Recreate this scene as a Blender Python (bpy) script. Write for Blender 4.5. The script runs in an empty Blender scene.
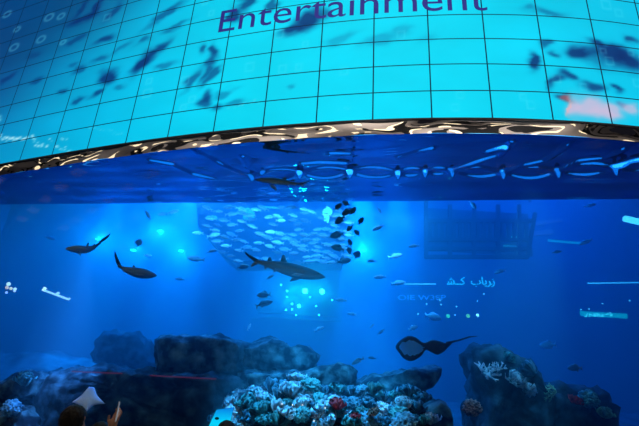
import bpy, bmesh, math, random
import numpy as np
from mathutils import Vector, Matrix, noise, Quaternion

# ------------------------------------------------------------------ camera, world, lights, exposure
sc = bpy.context.scene
COL = sc.collection
PITCH, ROLL, FPX = 0.371028, -0.058072, 451.696
EYE = Vector((0.0, 0.0, 1.95))
R0 = Vector((1, 0, 0)); U0 = Vector((0, -math.sin(PITCH), math.cos(PITCH))); F0 = Vector((0, math.cos(PITCH), math.sin(PITCH)))
RC = R0 * math.cos(ROLL) - U0 * math.sin(ROLL)
UC = R0 * math.sin(ROLL) + U0 * math.cos(ROLL)
cam_data = bpy.data.cameras.new('camera'); cam = bpy.data.objects.new('camera', cam_data); COL.objects.link(cam)
cam.matrix_world = Matrix(((RC.x, UC.x, -F0.x, EYE.x), (RC.y, UC.y, -F0.y, EYE.y), (RC.z, UC.z, -F0.z, EYE.z), (0, 0, 0, 1)))
cam_data.sensor_width = 36.0; cam_data.lens = FPX * 36.0 / 639.0; cam_data.clip_end = 200
sc.camera = cam
sc.view_settings.view_transform = 'Standard'; sc.view_settings.look = 'None'
sc.view_settings.exposure = 0.0; sc.view_settings.gamma = 1.0; sc.view_settings.use_curve_mapping = False
sc.cycles.max_bounces = 5; sc.cycles.transparent_max_bounces = 12; sc.cycles.volume_bounces = 0
sc.cycles.sample_clamp_indirect = 4.0; sc.cycles.caustics_reflective = False; sc.cycles.caustics_refractive = False
world = bpy.data.worlds.new('world'); sc.world = world; world.use_nodes = True
world.node_tree.nodes['Background'].inputs[0].default_value = (0.02, 0.02, 0.03, 1); world.node_tree.nodes['Background'].inputs[1].default_value = 0.4

def spot(name, loc, target, energy, angle, color=(0.03, 0.36, 1.0), blend=0.6, radius=0.15):
    l = bpy.data.lights.new(name, 'SPOT'); l.energy = energy; l.spot_size = math.radians(angle); l.spot_blend = blend
    l.color = color; l.shadow_soft_size = radius
    o = bpy.data.objects.new(name, l); COL.objects.link(o); o.location = loc
    o.rotation_euler = (Vector(target) - Vector(loc)).to_track_quat('-Z', 'Y').to_euler()
    return o
def area(name, loc, target, energy, sx, sy, color):
    l = bpy.data.lights.new(name, 'AREA'); l.energy = energy; l.shape = 'RECTANGLE'; l.size = sx; l.size_y = sy; l.color = color
    o = bpy.data.objects.new(name, l); COL.objects.link(o); o.location = loc
    o.rotation_euler = (Vector(target) - Vector(loc)).to_track_quat('-Z', 'Y').to_euler()
    return o
BLUE = (0.0, 0.245, 0.95); CYAN = (0.01, 0.42, 1.0)
# lamps over the tank (water side)
area('tank_skylight', (-4.5, 26.5, 16.6), (-4.5, 26, 0), 20000, 16, 7, BLUE)  # added ambient fill for the water, not an opening in the roof
area('tank_skylight_right', (13, 26, 16.6), (13, 25, 0), 5500, 12, 7, (0.0, 0.20, 1.0))  # second added fill, for the water on the right
spot('tank_spot_a', (-13.0, 27, 16.6), (-13.0, 27, 0), 80000, 18, CYAN)
spot('tank_spot_b', (-8.8, 28.5, 16.6), (-8.8, 28.5, 4), 80000, 24, CYAN)
spot('tank_spot_c', (2.6, 27, 16.6), (3.2, 27, 0), 130000, 26, CYAN)
spot('tank_spot_d', (4.6, 25, 16.6), (4.8, 25, 0), 80000, 22, CYAN)
spot('tank_spot_e', (-2.5, 29, 16.6), (-2.5, 29, 0), 80000, 40, CYAN)
# added spots without mall fixtures, aimed through the pane to brighten the reef
spot('reef_flood_a', (-1.0, 10.6, 9.2), (0.2, 14.2, 1.2), 9500, 46, (0.05, 0.50, 1.0))
spot('reef_flood_b', (6.0, 10.2, 9.2), (6.0, 14.6, 1.6), 3000, 28, (0.10, 0.55, 1.0))
spot('reef_flood_c', (-8.0, 12.6, 9.2), (-8.3, 16.3, 1.7), 12000, 22, (0.12, 0.36, 1.0))
# added fill lights at the front beam's back edge, for fish and rocks
area('fish_wash', (-1.2, 19.6, 9.7), (-1.2, 24, 6.0), 750, 13, .3, (0.15, 0.6, 1.0))
area('rock_wash', (-2.0, 20.2, 11.3), (-2.0, 17.6, 2), 1500, 15, .3, (0.03, 0.45, 1.0))
# mall side
area('mall_uplight', (0, 2, 8.0), (0, 2, 16), 6500, 24, 10, (1.0, 0.9, 0.82))  # added unseen light that brightens the ceiling mirrored in the metal strip

# ------------------------------------------------------------------ frame of reference helpers
def ray(px, py):
    a, b = px - 319.5, 213.0 - py
    return RC * (a / FPX) + UC * (b / FPX) + F0
H0, TH, TW, X0, K1, PSI, K2 = 7.825502, 1.014897, 1.784472, 1.486038, 0.026378, -0.178687, 0.001624
def heading(s):
    if s > 8.5: return PSI + K1 * 8.5 + K2 * 36.125 + 0.015 * (s - 8.5)
    if s < -16.2: return PSI - K1 * 16.2 + K2 * 131.2
    return PSI + K1 * s + K2 * s * s / 2
def plan(c, off=0.0):
    """point of the facade's curve at tile column c, moved off metres to the mall side"""
    s = c * TW; n = 48; x = y = 0.0
    for i in range(n):
        t = heading((i + .5) / n * s); x += math.cos(t); y += math.sin(t)
    t = heading(s)
    return (X0 + x * s / n + off * math.sin(t), 12 + y * s / n - off * math.cos(t))
_CS = np.arange(-16, 14.01, 0.1); _PL = [plan(c) for c in _CS]; _AZ = np.array([math.atan2(p[0], p[1]) for p in _PL])
def facade(px, py):
    """tile column, row and plan point where a line of sight meets the facade"""
    d = ray(px, py); c = float(np.interp(math.atan2(d.x, d.y), _AZ, _CS))
    x, y = plan(c); t = math.hypot(x, y) / math.hypot(d.x, d.y)
    return c, (d.z * t - H0) / TH, y
def at(px, py, depth):
    """point `depth` metres behind the tank front on the line of sight of a photo position"""
    d = ray(px, py); y = facade(px, py)[2] + depth
    return EYE + d * (y / d.y)
def mpp(p):                                   # metres per photo pixel at a point
    return (p - EYE).dot(F0) / FPX
def at_z(px, py, z):
    d = ray(px, py); return EYE + d * ((z - EYE.z) / d.z)

# ------------------------------------------------------------------ materials
MATS = {}
def lin(c):
    return tuple(((v / 12.92) if v <= .04045 else ((v + .055) / 1.055) ** 2.4) for v in c)
def mat(name, col, rough=.6, metal=0., emit=None, estr=1., spec=.4):
    if name in MATS: return MATS[name]
    m = bpy.data.materials.new(name); m.use_nodes = True; b = m.node_tree.nodes['Principled BSDF']
    b.inputs['Base Color'].default_value = (*col, 1); b.inputs['Roughness'].default_value = rough
    b.inputs['Metallic'].default_value = metal; b.inputs['Specular IOR Level'].default_value = spec
    if emit:
        b.inputs['Emission Color'].default_value = (*emit, 1); b.inputs['Emission Strength'].default_value = estr
    MATS[name] = m
    return m
def noise_mat(name, c1, c2, scale=4., rough=.8, bump=.3, detail=6., metal=0., coords='Object', lo=.35, hi=.65):
    if name in MATS: return MATS[name]
    m = bpy.data.materials.new(name); m.use_nodes = True; nt = m.node_tree; b = nt.nodes['Principled BSDF']
    tc = nt.nodes.new('ShaderNodeTexCoord'); n = nt.nodes.new('ShaderNodeTexNoise'); n.inputs['Scale'].default_value = scale; n.inputs['Detail'].default_value = detail
    nt.links.new(tc.outputs[coords], n.inputs['Vector'])
    r = nt.nodes.new('ShaderNodeValToRGB'); r.color_ramp.elements[0].position = lo; r.color_ramp.elements[1].position = hi
    r.color_ramp.elements[0].color = (*c1, 1); r.color_ramp.elements[1].color = (*c2, 1)
    nt.links.new(n.outputs['Fac'], r.inputs['Fac']); nt.links.new(r.outputs['Color'], b.inputs['Base Color'])
    bp = nt.nodes.new('ShaderNodeBump'); bp.inputs['Strength'].default_value = bump; bp.inputs['Distance'].default_value = .1
    nt.links.new(n.outputs['Fac'], bp.inputs['Height']); nt.links.new(bp.outputs['Normal'], b.inputs['Normal'])
    b.inputs['Roughness'].default_value = rough; b.inputs['Metallic'].default_value = metal; b.inputs['Specular IOR Level'].default_value = .2
    MATS[name] = m
    return m

# ------------------------------------------------------------------ mesh helpers
def link(name, me, material=None, parent=None):
    o = bpy.data.objects.new(name, me); COL.objects.link(o)
    if material is not None:
        for m in (material if isinstance(material, (list, tuple)) else [material]): me.materials.append(m)
    if parent is not None: o.parent = parent
    return o
def from_py(name, v, f, material=None, parent=None, smooth=False):
    me = bpy.data.meshes.new(name); me.from_pydata([tuple(p) for p in v], [], f); me.update()
    if smooth: me.polygons.foreach_set('use_smooth', [True] * len(me.polygons))
    return link(name, me, material, parent)
def from_bm(name, bm, material=None, parent=None, smooth=False):
    bmesh.ops.recalc_face_normals(bm, faces=bm.faces)
    me = bpy.data.meshes.new(name); bm.to_mesh(me); bm.free()
    if smooth: me.polygons.foreach_set('use_smooth', [True] * len(me.polygons))
    return link(name, me, material, parent)
def tag(o, label=None, cat=None, group=None, kind=None):
    if label: o['label'] = label
    if cat: o['category'] = cat
    if group: o['group'] = group
    if kind: o['kind'] = kind
    return o
def empty(name, loc, rot=(0, 0, 0)):
    o = bpy.data.objects.new(name, None); COL.objects.link(o); o.location = loc; o.rotation_euler = rot; return o
def add_box(bm, c, s, rot=None):
    r = bmesh.ops.create_cube(bm, size=1.0)
    for v in r['verts']:
        p = Vector((v.co.x * s[0], v.co.y * s[1], v.co.z * s[2]))
        if rot is not None: p = rot @ p
        v.co = p + Vector(c)
    return r['verts']
def add_bar(bm, a, b, w, h=None, up=Vector((0, 0, 1))):
    a, b = Vector(a), Vector(b); d = b - a; L = d.length; d.normalize()
    s = d.cross(up).normalized() if abs(d.dot(up)) < .99 else Vector((1, 0, 0)); u = s.cross(d)
    M = Matrix((s, d, u)).transposed()
    add_box(bm, (a + b) / 2, (w, L, h or w), M)
def add_tube(bm, pts, rad, seg=8):
    rings = []
    for i, p in enumerate(pts):
        p = Vector(p); d = (Vector(pts[min(i + 1, len(pts) - 1)]) - Vector(pts[max(i - 1, 0)])).normalized()
        s = d.cross(Vector((.13, .31, .94))).normalized(); u = s.cross(d); r = rad[i] if isinstance(rad, (list, tuple)) else rad
        rings.append([bm.verts.new(p + s * (math.cos(k * 2 * math.pi / seg) * r) + u * (math.sin(k * 2 * math.pi / seg) * r)) for k in range(seg)])
    for a, b in zip(rings, rings[1:]):
        for k in range(seg): bm.faces.new((a[k], a[(k + 1) % seg], b[(k + 1) % seg], b[k]))
    bm.faces.new(rings[0]); bm.faces.new(rings[-1][::-1])
def text_mesh(body, extrude=0.0):
    cu = bpy.data.curves.new('lettering', 'FONT'); cu.body = body; cu.extrude = extrude; cu.resolution_u = 4
    o = bpy.data.objects.new('lettering', cu); COL.objects.link(o)
    dg = bpy.context.evaluated_depsgraph_get(); me = bpy.data.meshes.new_from_object(o.evaluated_get(dg))
    bpy.data.objects.remove(o); bpy.data.curves.remove(cu)
    co = np.empty(len(me.vertices) * 3); me.vertices.foreach_get('co', co); co = co.reshape(-1, 3)
    return me, co
def sheet(name, cs, z0, z1, nz, off, material, disp=None, parent=None):
    """curved strip that follows the facade between two heights"""
    v, f = [], []; zs = [z0 + (z1 - z0) * i / nz for i in range(nz + 1)]
    pl = [plan(c, off) for c in cs]
    for j, z in enumerate(zs):
        for i, c in enumerate(cs):
            o = disp(c, z) if disp else 0
            t = heading(c * TW); v.append((pl[i][0] + math.sin(t) * o, pl[i][1] - math.cos(t) * o, z))
    n = len(cs)
    for j in range(nz):
        for i in range(n - 1): f.append((j * n + i, j * n + i + 1, (j + 1) * n + i + 1, (j + 1) * n + i))
    return from_py(name, v, f, material, parent, smooth=True)

# ------------------------------------------------------------------ the setting
ZS = EYE.z + H0                # lower edge of the screen
ZB = EYE.z + 7.33              # underside of the beam
Y_BACK = 31.5
deep = noise_mat('deep_blue_render', (.01, .05, .12), (.02, .09, .2), .4, .9, .1)
def wall_box(name, c, s, m):
    bm = bmesh.new(); add_box(bm, c, s); return tag(from_bm(name, bm, m), kind='structure')
XL, XR = plan(-14.5)[0], plan(12.5)[0]
wall_box('wall_back', ((XL + XR) / 2, Y_BACK + .3, 8.6), (XR - XL + 4, .6, 17.2), deep)
wall_box('wall_left', (XL - .3, 27, 8.6), (.4, 10.5, 17.2), deep)
wall_box('wall_right', (XR + .2, 22, 8.6), (.4, 21, 17.2), deep)
bm = bmesh.new(); fp = [plan(c, -.15) for c in np.arange(-14.5, 12.51, .5)] + [(XR, Y_BACK), (XL, Y_BACK)]
lo_, hi_ = [bm.verts.new((x, y, 17.15)) for x, y in fp], [bm.verts.new((x, y, 17.45)) for x, y in fp]
bm.faces.new(lo_[::-1]); bm.faces.new(hi_)
for i in range(len(fp)): k = (i + 1) % len(fp); bm.faces.new((lo_[i], lo_[k], hi_[k], hi_[i]))
tag(from_bm('ceiling', bm, deep), kind='structure')

# sand bed, rising to the back left
v, f = [], []; NX, NY = 110, 60
for j in range(NY + 1):
    for i in range(NX + 1):
        x = XL + (XR - XL) * i / NX; yf = float(np.interp(x, [p[0] for p in _PL], [p[1] for p in _PL])) + .15; y = yf + (Y_BACK - yf) * j / NY
        k = max(0, min(1, (y - 19) / 9)); l = max(0, min(1, (2 - x) / 12))
        z = .3 + k * 1.3 + 1.3 * k * l + .5 * l * noise.fractal(Vector((x * .35, y * .35, 0)), 1, 2, 4) + .15 * noise.noise(Vector((x * .8, y * .8, 5)))
        v.append((x, y, z))
for j in range(NY):
    for i in range(NX): f.append((j * (NX + 1) + i, j * (NX + 1) + i + 1, (j + 1) * (NX + 1) + i + 1, (j + 1) * (NX + 1) + i))
tag(from_py('floor_seabed', v, f, noise_mat('sand', (.015, .03, .04), (.10, .15, .18), 1.2, .95, .4), smooth=True), kind='structure')

# water: one closed body filled with scattering and absorbing volume
def water_mat():
    m = bpy.data.materials.new('tank_water'); m.use_nodes = True; nt = m.node_tree; nt.nodes.clear()
    out = nt.nodes.new('ShaderNodeOutputMaterial'); a = nt.nodes.new('ShaderNodeVolumeAbsorption'); s = nt.nodes.new('ShaderNodeVolumeScatter'); ad = nt.nodes.new('ShaderNodeAddShader')
    a.inputs['Color'].default_value = (0.0, .70, .88, 1); a.inputs['Density'].default_value = .15
    s.inputs['Color'].default_value = (.25, .75, 1, 1); s.inputs['Density'].default_value = .042; s.inputs['Anisotropy'].default_value = .0
    nt.links.new(a.outputs[0], ad.inputs[0]); nt.links.new(s.outputs[0], ad.inputs[1]); nt.links.new(ad.outputs[0], out.inputs['Volume'])
    return m
pl = [plan(c, -.12) for c in np.arange(-14.5, 12.51, .5)]
poly = pl + [(XR, Y_BACK), (XL, Y_BACK)]
bm = bmesh.new(); lo = [bm.verts.new((x, y, .02)) for x, y in poly]; hi = [bm.verts.new((x, y, 17.1)) for x, y in poly]
bm.faces.new(lo[::-1]); bm.faces.new(hi)
for i in range(len(poly)): k = (i + 1) % len(poly); bm.faces.new((lo[i], lo[k], hi[k], hi[i]))
tag(from_bm('water', bm, water_mat()), 'blue tank water filling the space behind the viewing pane', 'water', kind='structure')

# viewing pane
def pane_mat():
    m = bpy.data.materials.new('acrylic_pane'); m.use_nodes = True; nt = m.node_tree; nt.nodes.clear()
    out = nt.nodes.new('ShaderNodeOutputMaterial'); t = nt.nodes.new('ShaderNodeBsdfTransparent'); g = nt.nodes.new('ShaderNodeBsdfGlossy'); mx = nt.nodes.new('ShaderNodeMixShader'); fr = nt.nodes.new('ShaderNodeFresnel')
    fr.inputs['IOR'].default_value = 1.09; g.inputs['Roughness'].default_value = .0; t.inputs['Color'].default_value = (.96, .98, 1, 1)
    gm = nt.nodes.new('ShaderNodeNewGeometry'); mr = nt.nodes.new('ShaderNodeMapRange'); mr.inputs['To Min'].default_value = 1.09; mr.inputs['To Max'].default_value = 1 / 1.09
    nt.links.new(gm.outputs['Backfacing'], mr.inputs['Value']); nt.links.new(mr.outputs[0], fr.inputs['IOR'])
    nt.links.new(fr.outputs[0], mx.inputs[0]); nt.links.new(t.outputs[0], mx.inputs[1]); nt.links.new(g.outputs[0], mx.inputs[2]); nt.links.new(mx.outputs[0], out.inputs['Surface'])
    return m
CS = np.arange(-14.5, 12.51, .25)
tag(sheet('window_1', CS, 0.0, ZB, 1, 0.0, pane_mat()), kind='structure')
# backing wall behind the screen and the beam over the pane
sheet('wall_front', CS, ZB + .1, 24, 1, -.08, mat('dark_backing', (.01, .012, .02), .9))['kind'] = 'structure'

# beam underside: a wet, rippled mirror film behind the top of the pane
RISE = .6                       # the film climbs a little towards its back edge
pa, pb = at_z(0, 204.5, ZB + RISE), at_z(639, 199.0, ZB + RISE)
def back_line(x): return pa.y + (pb.y - pa.y) * (x - pa.x) / (pb.x - pa.x)
def on_film(px, py):
    z = ZB
    for _ in range(6):
        p = at_z(px, py, z); yf = float(np.interp(p.x, [a[0] for a in _PL], [a[1] for a in _PL])); z = ZB + RISE * max(0, min(1, (p.y - yf) / (back_line(p.x) - yf)))
    return at_z(px, py, z)
SWELLS = []
nodes = [(252, 176), (300, 173), (350, 172), (398, 172), (425, 171), (452, 170), (503, 173), (558, 171), (615, 167), (668, 162)]
for (x0, y0), (x1, y1) in zip(nodes, nodes[1:]):                   # lens-shaped swells in a chain
    h = 2.2 + .055 * (x1 - x0)
    for sg_ in (-1, 1): SWELLS.append([(x0 + (x1 - x0) * q, y0 + (y1 - y0) * q + sg_ * h * math.sin(q * math.pi) ** .8) for q in np.linspace(0, 1, 9)])
SWELLS += [[(190, 148), (200, 153), (215, 161), (240, 172), (256, 177)], [(243, 157), (249, 166), (262, 172)], [(302, 163), (318, 162), (346, 164)], [(150, 160), (172, 164), (192, 173), (215, 178)],
           [(503, 171), (525, 164), (545, 160), (560, 150), (573, 142)], [(558, 169), (580, 161), (604, 158), (620, 150), (634, 143)], [(452, 168), (475, 162), (500, 155), (512, 142)], [(615, 165), (630, 163), (650, 158)], [(487, 152), (505, 147)], [(398, 158), (420, 151), (432, 148)], [(330, 153), (350, 153)]]
cs = np.arange(-14.5, 12.51, .036); NT = 110
GX = np.zeros((len(cs), NT + 1)); GY = np.zeros_like(GX); ED = np.zeros_like(GX); tt = np.linspace(0, 1, NT + 1)
for i, c in enumerate(cs):
    x0, y0 = plan(c, .02); GX[i] = x0; GY[i] = y0 + (back_line(x0) - y0) * tt; ED[i] = np.minimum(1, np.minimum(tt * 12, (1 - tt) * 12))
GZ = .02 * np.sin(GX * 1.15 + 2.2 * GY) + .014 * np.sin(GX * 2.3 - 1.4 * GY + 1.0) + .012 * np.sin(GX * .6 + 5.1 * GY)
for sw in SWELLS:
    P_ = [on_film(px, py) for px, py in sw]; dist = np.full(GX.shape, 9.0)
    for p, q in zip(P_, P_[1:]):
        ex, ey = q.x - p.x, q.y - p.y; k = np.clip(((GX - p.x) * ex + (GY - p.y) * ey) / (ex * ex + ey * ey + 1e-9), 0, 1)
        dist = np.minimum(dist, np.hypot(GX - p.x - k * ex, GY - p.y - k * ey))
    GZ -= .085 * np.exp(-(dist / .105) ** 2)
v = np.stack([GX, GY, ZB + RISE * tt[None, :] + GZ * ED], -1).reshape(-1, 3).tolist(); f = []
n = NT + 1
for i in range(len(cs) - 1):
    for j in range(NT): f.append((i * n + j, i * n + j + 1, (i + 1) * n + j + 1, (i + 1) * n + j))
def film_mat():
    # water seen from below: total reflection where the surface lies flat, a glimpse of the added glowing panel above where a swell tilts it
    m = bpy.data.materials.new('rippled_film'); m.use_nodes = True; nt = m.node_tree; nt.nodes.clear()
    out = nt.nodes.new('ShaderNodeOutputMaterial'); t = nt.nodes.new('ShaderNodeBsdfRefraction'); g = nt.nodes.new('ShaderNodeBsdfGlossy'); mx = nt.nodes.new('ShaderNodeMixShader'); fr = nt.nodes.new('ShaderNodeFresnel')
    gm = nt.nodes.new('ShaderNodeNewGeometry'); mr = nt.nodes.new('ShaderNodeMapRange'); mr.inputs['To Min'].default_value = .75; mr.inputs['To Max'].default_value = 1 / .75
    nt.links.new(gm.outputs['Backfacing'], mr.inputs['Value']); nt.links.new(mr.outputs[0], fr.inputs['IOR']); nt.links.new(mr.outputs[0], t.inputs['IOR'])
    g.inputs['Color'].default_value = (.06, .30, .55, 1); g.inputs['Roughness'].default_value = .04; t.inputs['Roughness'].default_value = .02
    nt.links.new(fr.outputs[0], mx.inputs[0]); nt.links.new(t.outputs[0], mx.inputs[1]); nt.links.new(g.outputs[0], mx.inputs[2]); nt.links.new(mx.outputs[0], out.inputs['Surface'])
    return m
film = film_mat()
tag(from_py('water_surface', v, f, film, smooth=True), 'dark blue rippled water surface seen from below under the screen', 'water surface', kind='structure')
bm = bmesh.new(); vs = []
cc = list(np.arange(-14.5, 12.51, .5))
for z in (ZB + RISE + .1, ZB + RISE + .5):
    vs.append([bm.verts.new((*plan(c, -.12), z)) for c in cc] + [bm.verts.new((plan(c)[0], back_line(plan(c)[0]), z)) for c in reversed(cc)])
bm.faces.new(vs[0]); bm.faces.new(vs[1])
for i in range(len(vs[0])): k = (i + 1) % len(vs[0]); bm.faces.new((vs[0][i], vs[0][k], vs[1][k], vs[1][i]))
tag(from_bm('trim_1', bm, mat('dark_beam', (.01, .02, .05), .7)), kind='structure')

# added glowing panel hidden over the film, brightens the swells from behind
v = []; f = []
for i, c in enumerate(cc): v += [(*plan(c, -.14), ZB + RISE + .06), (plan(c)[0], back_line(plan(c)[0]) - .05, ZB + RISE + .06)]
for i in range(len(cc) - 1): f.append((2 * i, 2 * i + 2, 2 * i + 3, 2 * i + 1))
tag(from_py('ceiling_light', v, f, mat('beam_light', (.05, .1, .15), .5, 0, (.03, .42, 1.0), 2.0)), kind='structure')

# mall: floor and ceiling with light panels (seen only as reflections)
wall_box('floor', (0, 0, -.1), (60, 40, .2), noise_mat('mall_stone', (.35, .28, .22), (.5, .42, .34), .6, .35, .02))
def ceiling_mat():
    m = bpy.data.materials.new('mall_ceiling'); m.use_nodes = True; nt = m.node_tree; b = nt.nodes['Principled BSDF']
    tc = nt.nodes.new('ShaderNodeTexCoord'); n = nt.nodes.new('ShaderNodeTexNoise'); n.inputs['Scale'].default_value = .16; n.inputs['Detail'].default_value = 1.5
    nt.links.new(tc.outputs['Object'], n.inputs['Vector'])
    r = nt.nodes.new('ShaderNodeValToRGB'); r.color_ramp.interpolation = 'CONSTANT'; e = r.color_ramp.elements
    e[0].position = 0; e[0].color = (.01, .01, .012, 1); e[1].position = .47; e[1].color = (.5, .44, .40, 1)
    nt.links.new(n.outputs['Fac'], r.inputs['Fac']); nt.links.new(r.outputs['Color'], b.inputs['Base Color']); b.inputs['Roughness'].default_value = .9
    return m
wall_box('ceiling_mall', (-20, 4, 22.6), (120, 60, .3), ceiling_mat())
k = 0
for x in range(-66, 25, 6):
    for y in (-16, -9, -2, 5, 12, 19):
        if y > 5 and x > -30: continue
        bm = bmesh.new(); add_box(bm, (x + (1.7 if (y // 7) % 2 else 0), y, 22.41), (2.6, 1.5, .08)); k += 1
        tag(from_bm('ceiling_light_panel', bm, mat('cream_panel', (.8, .75, .6), .5, 0, (1.0, .80, .50), 1.5)), kind='structure')

# polished metal strip under the screen
random.seed(4)
def crumple(c, z):
    x = c * TW; a = (z - ZS) * 2.0
    return .07 * noise.noise(Vector((x * .55, a * .8, 1.7))) + .011 * noise.noise(Vector((x * 1.5, a * 1.6, 8.1)))
steel = mat('polished_steel', (.78, .76, .74), .03, 1.0)
o = sheet('metal_fascia', np.arange(-14.5, 10.01, .03), ZB - .01, ZS - .06, 12, .03, steel, crumple)
tag(o, 'thin strip of crumpled polished metal along the lower edge of the big screen', 'metal strip')

# ------------------------------------------------------------------ the big screen
def jac(px, py):
    c, r, _ = facade(px, py); c2 = facade(px + 2, py)[0]; r2 = facade(px, py + 2)[1]
    return c, r, 2 / abs(c2 - c), 2 / abs(r2 - r)
du, dv = 1 / 30, 1 / 18
U = np.arange(-13, 6.001, du); V = np.arange(0, 12.001, dv)
UU, VV = np.meshgrid(U, V)
def mix3(a, b, t): return np.array(a)[None, None] * (1 - t[..., None]) + np.array(b)[None, None] * t[..., None]
t = np.clip((UU + 11.5) / 9.0, 0, 1)
rgb = mix3((0, .50, .76), (0, .86, .97), t)
right = np.clip((UU - 1.5) / 4, 0, 1); rgb = rgb * (1 - right[..., None]) + np.array((0, .76, .92)) * right[..., None]
dk = 1 / (1 + np.exp(-((VV - 4.0) * .7 - (UU + 8.6) * .9)))
rgb = rgb * (1 - .75 * dk[..., None]) + np.array((.01, .17, .40)) * (.75 * dk[..., None])
rng = np.random.default_rng(3)
def fbm(scale, seed):
    r = np.random.default_rng(seed); out = np.zeros_like(UU); amp = 1
    for o_ in range(4):
        gx, gy = int(19 * scale * 2 ** o_) + 3, int(12 * scale * 2 ** o_) + 3; g = r.random((gy, gx))
        fx = (UU + 13) / 19 * (gx - 2); fy = VV / 12 * (gy - 2); ix = fx.astype(int); iy = fy.astype(int); tx = fx - ix; ty = fy - iy
        tx = tx * tx * (3 - 2 * tx); ty = ty * ty * (3 - 2 * ty)
        out += amp * ((g[iy, ix] * (1 - tx) + g[iy, ix + 1] * tx) * (1 - ty) + (g[iy + 1, ix] * (1 - tx) + g[iy + 1, ix + 1] * tx) * ty); amp *= .5
    return out / 1.875
rgb *= (.94 + .12 * fbm(.6, 11))[..., None]
wob_u = (fbm(1.5, 5) - .5) * .5; wob_v = (fbm(1.5, 6) - .5) * .6
def blob(px, py, rx, ry, ang, amt, col=(.0, .16, .42)):
    global rgb
    c, r, su, sv = jac(px, py); a = math.radians(ang)
    x = (UU + wob_u - c) * su; y = (VV + wob_v - r) * sv
    p = x * math.cos(a) + y * math.sin(a); q = -x * math.sin(a) + y * math.cos(a)
    w = np.minimum(amt, 1.45 * amt * np.exp(-1.2 * ((p / rx) ** 2 + (q / ry) ** 2)))
    rgb = rgb * (1 - w[..., None]) + np.array(col) * w[..., None]
for b in [(84, 19, 13, 3.5, 0, .8), (99, 8, 9, 3, 55, .75), (83, 9, 7, 3, 50, .6), (109, 78, 6, 8, 60, .85), (95, 94, 6, 3, 15, .7), (77, 101, 5, 3, 20, .6), (65, 90, 5, 2.5, 10, .5),
          (37, 83, 6, 3, 5, .5), (10, 78, 7, 3, 0, .6), (80, 72, 6, 3, 20, .5), (77, 67, 6, 2, 10, .35), (101, 60, 7, 3, 10, .45), (103, 43, 9, 3, 10, .5), (77, 40, 7, 3, 10, .5), (35, 57, 6, 3, 0, .35),
          (142, 64, 6, 11, -40, .9), (157, 49, 12, 4, 35, .75), (166, 65, 9, 3, 0, .4), (146, 40, 6, 3, 20, .45), (167, 15, 18, 3, 28, .55), (178, 26, 10, 2.5, 10, .4), (201, 48, 4, 5, 0, .6), (190, 80, 4, 11, -35, .55),
          (206, 72, 4, 10, -30, .6), (208, 103, 5, 5, 0, .6), (105, 41, 7, 3, 10, .5), (112, 13, 9, 4, 40, .6), (119, 89, 7, 2.5, 10, .35), (125, 47, 9, 2.5, 25, .3), (215, 49, 5, 6, 30, .75), (210, 60, 7, 4, 40, .6), (211, 76, 4, 10, -35, .6),
          (303, 21, 11, 8, 25, .85), (289, 32, 12, 4.5, 12, .85), (318, 14, 8, 7, 0, .5), (231, 19, 6, 5, 30, .8), (243, 6, 6, 8, -30, .7), (272, 6, 5, 5, 0, .6), (290, 85, 4, 3, 0, .25), (226, 95, 9, 3, 10, .35), (209, 97, 4, 5, 0, .6), (219, 109, 6, 4, 0, .5), (238, 105, 9, 3, 8, .35),
          (345, 38, 12, 4, 15, .22), (385, 40, 16, 5, 10, .22), (400, 30, 8, 4, 0, .18), (425, 38, 10, 4, 0, .12),
          (531, 61, 6, 6, 60, .85), (543, 46, 7, 3, 0, .6), (557, 55, 6, 3, -10, .6), (582, 55, 13, 5, -15, .85), (612, 57, 22, 9, -5, .9), (594, 46, 7, 4, -30, .8), (632, 62, 12, 7, -20, .85), (554, 79, 7, 3.5, 30, .7), (566, 76, 7, 4, -20, .75), (586, 87, 8, 5, -15, .75), (608, 88, 7, 4, -20, .75), (563, 97, 6, 3, 0, .6), (634, 43, 6, 4, 0, .7), (547, 14, 16, 3, -3, .4), (524, 8, 8, 3, 0, .3), (550, 85, 4, 6, 0, .4), (622, 108, 6, 3, 0, .5)]:
    blob(*b)
# pink reflection painted into the screen image at the right end and the white glints low on the left
for b in [(588, 108, 15, 11, -6, .9), (575, 107, 6, 9, 0, .85), (609, 115, 14, 9, -8, .85), (632, 112, 12, 7, -5, .8), (602, 118, 10, 6, -20, .8)]: blob(*b, col=(.80, .74, .86))
blob(566, 98, 5, 3, 0, .9, (.55, .35, .4)); blob(571, 108, 1.6, 10, 0, .7, (.95, .7, .72))
def streak(pts, r, amt, col=(.75, .95, 1.0), ragged=1.0):
    global rgb
    for (x0, y0), (x1, y1) in zip(pts, pts[1:]):
        n_ = max(2, int(math.hypot(x1 - x0, y1 - y0) / 1.5))
        for i in range(n_):
            k = i / n_; px, py = x0 + (x1 - x0) * k + rng.normal() * ragged, y0 + (y1 - y0) * k + rng.normal() * ragged
            c, rr, su, sv = jac(px, py); w = amt * np.exp(-(((UU - c) * su / (r * 1.6)) ** 2 + ((VV - rr) * sv / r) ** 2)) * (.4 + .6 * rng.random())
            rgb = rgb * (1 - w[..., None]) + np.array(col) * w[..., None]
streak([(0, 138), (20, 139), (34, 138), (40, 147), (50, 146)], .9, .8); streak([(2, 140), (26, 140)], .8, .7); streak([(57, 147), (71, 152)], .8, .7); streak([(50, 140), (54, 139)], .8, .7); streak([(63, 139), (68, 141)], .8, .7); streak([(0, 119), (2, 123)], 1.5, .9)
streak([(90, 128), (125, 134)], .5, .3); streak([(228, 108), (262, 101)], .6, .35); streak([(340, 109), (352, 109)], .7, .25)
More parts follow.
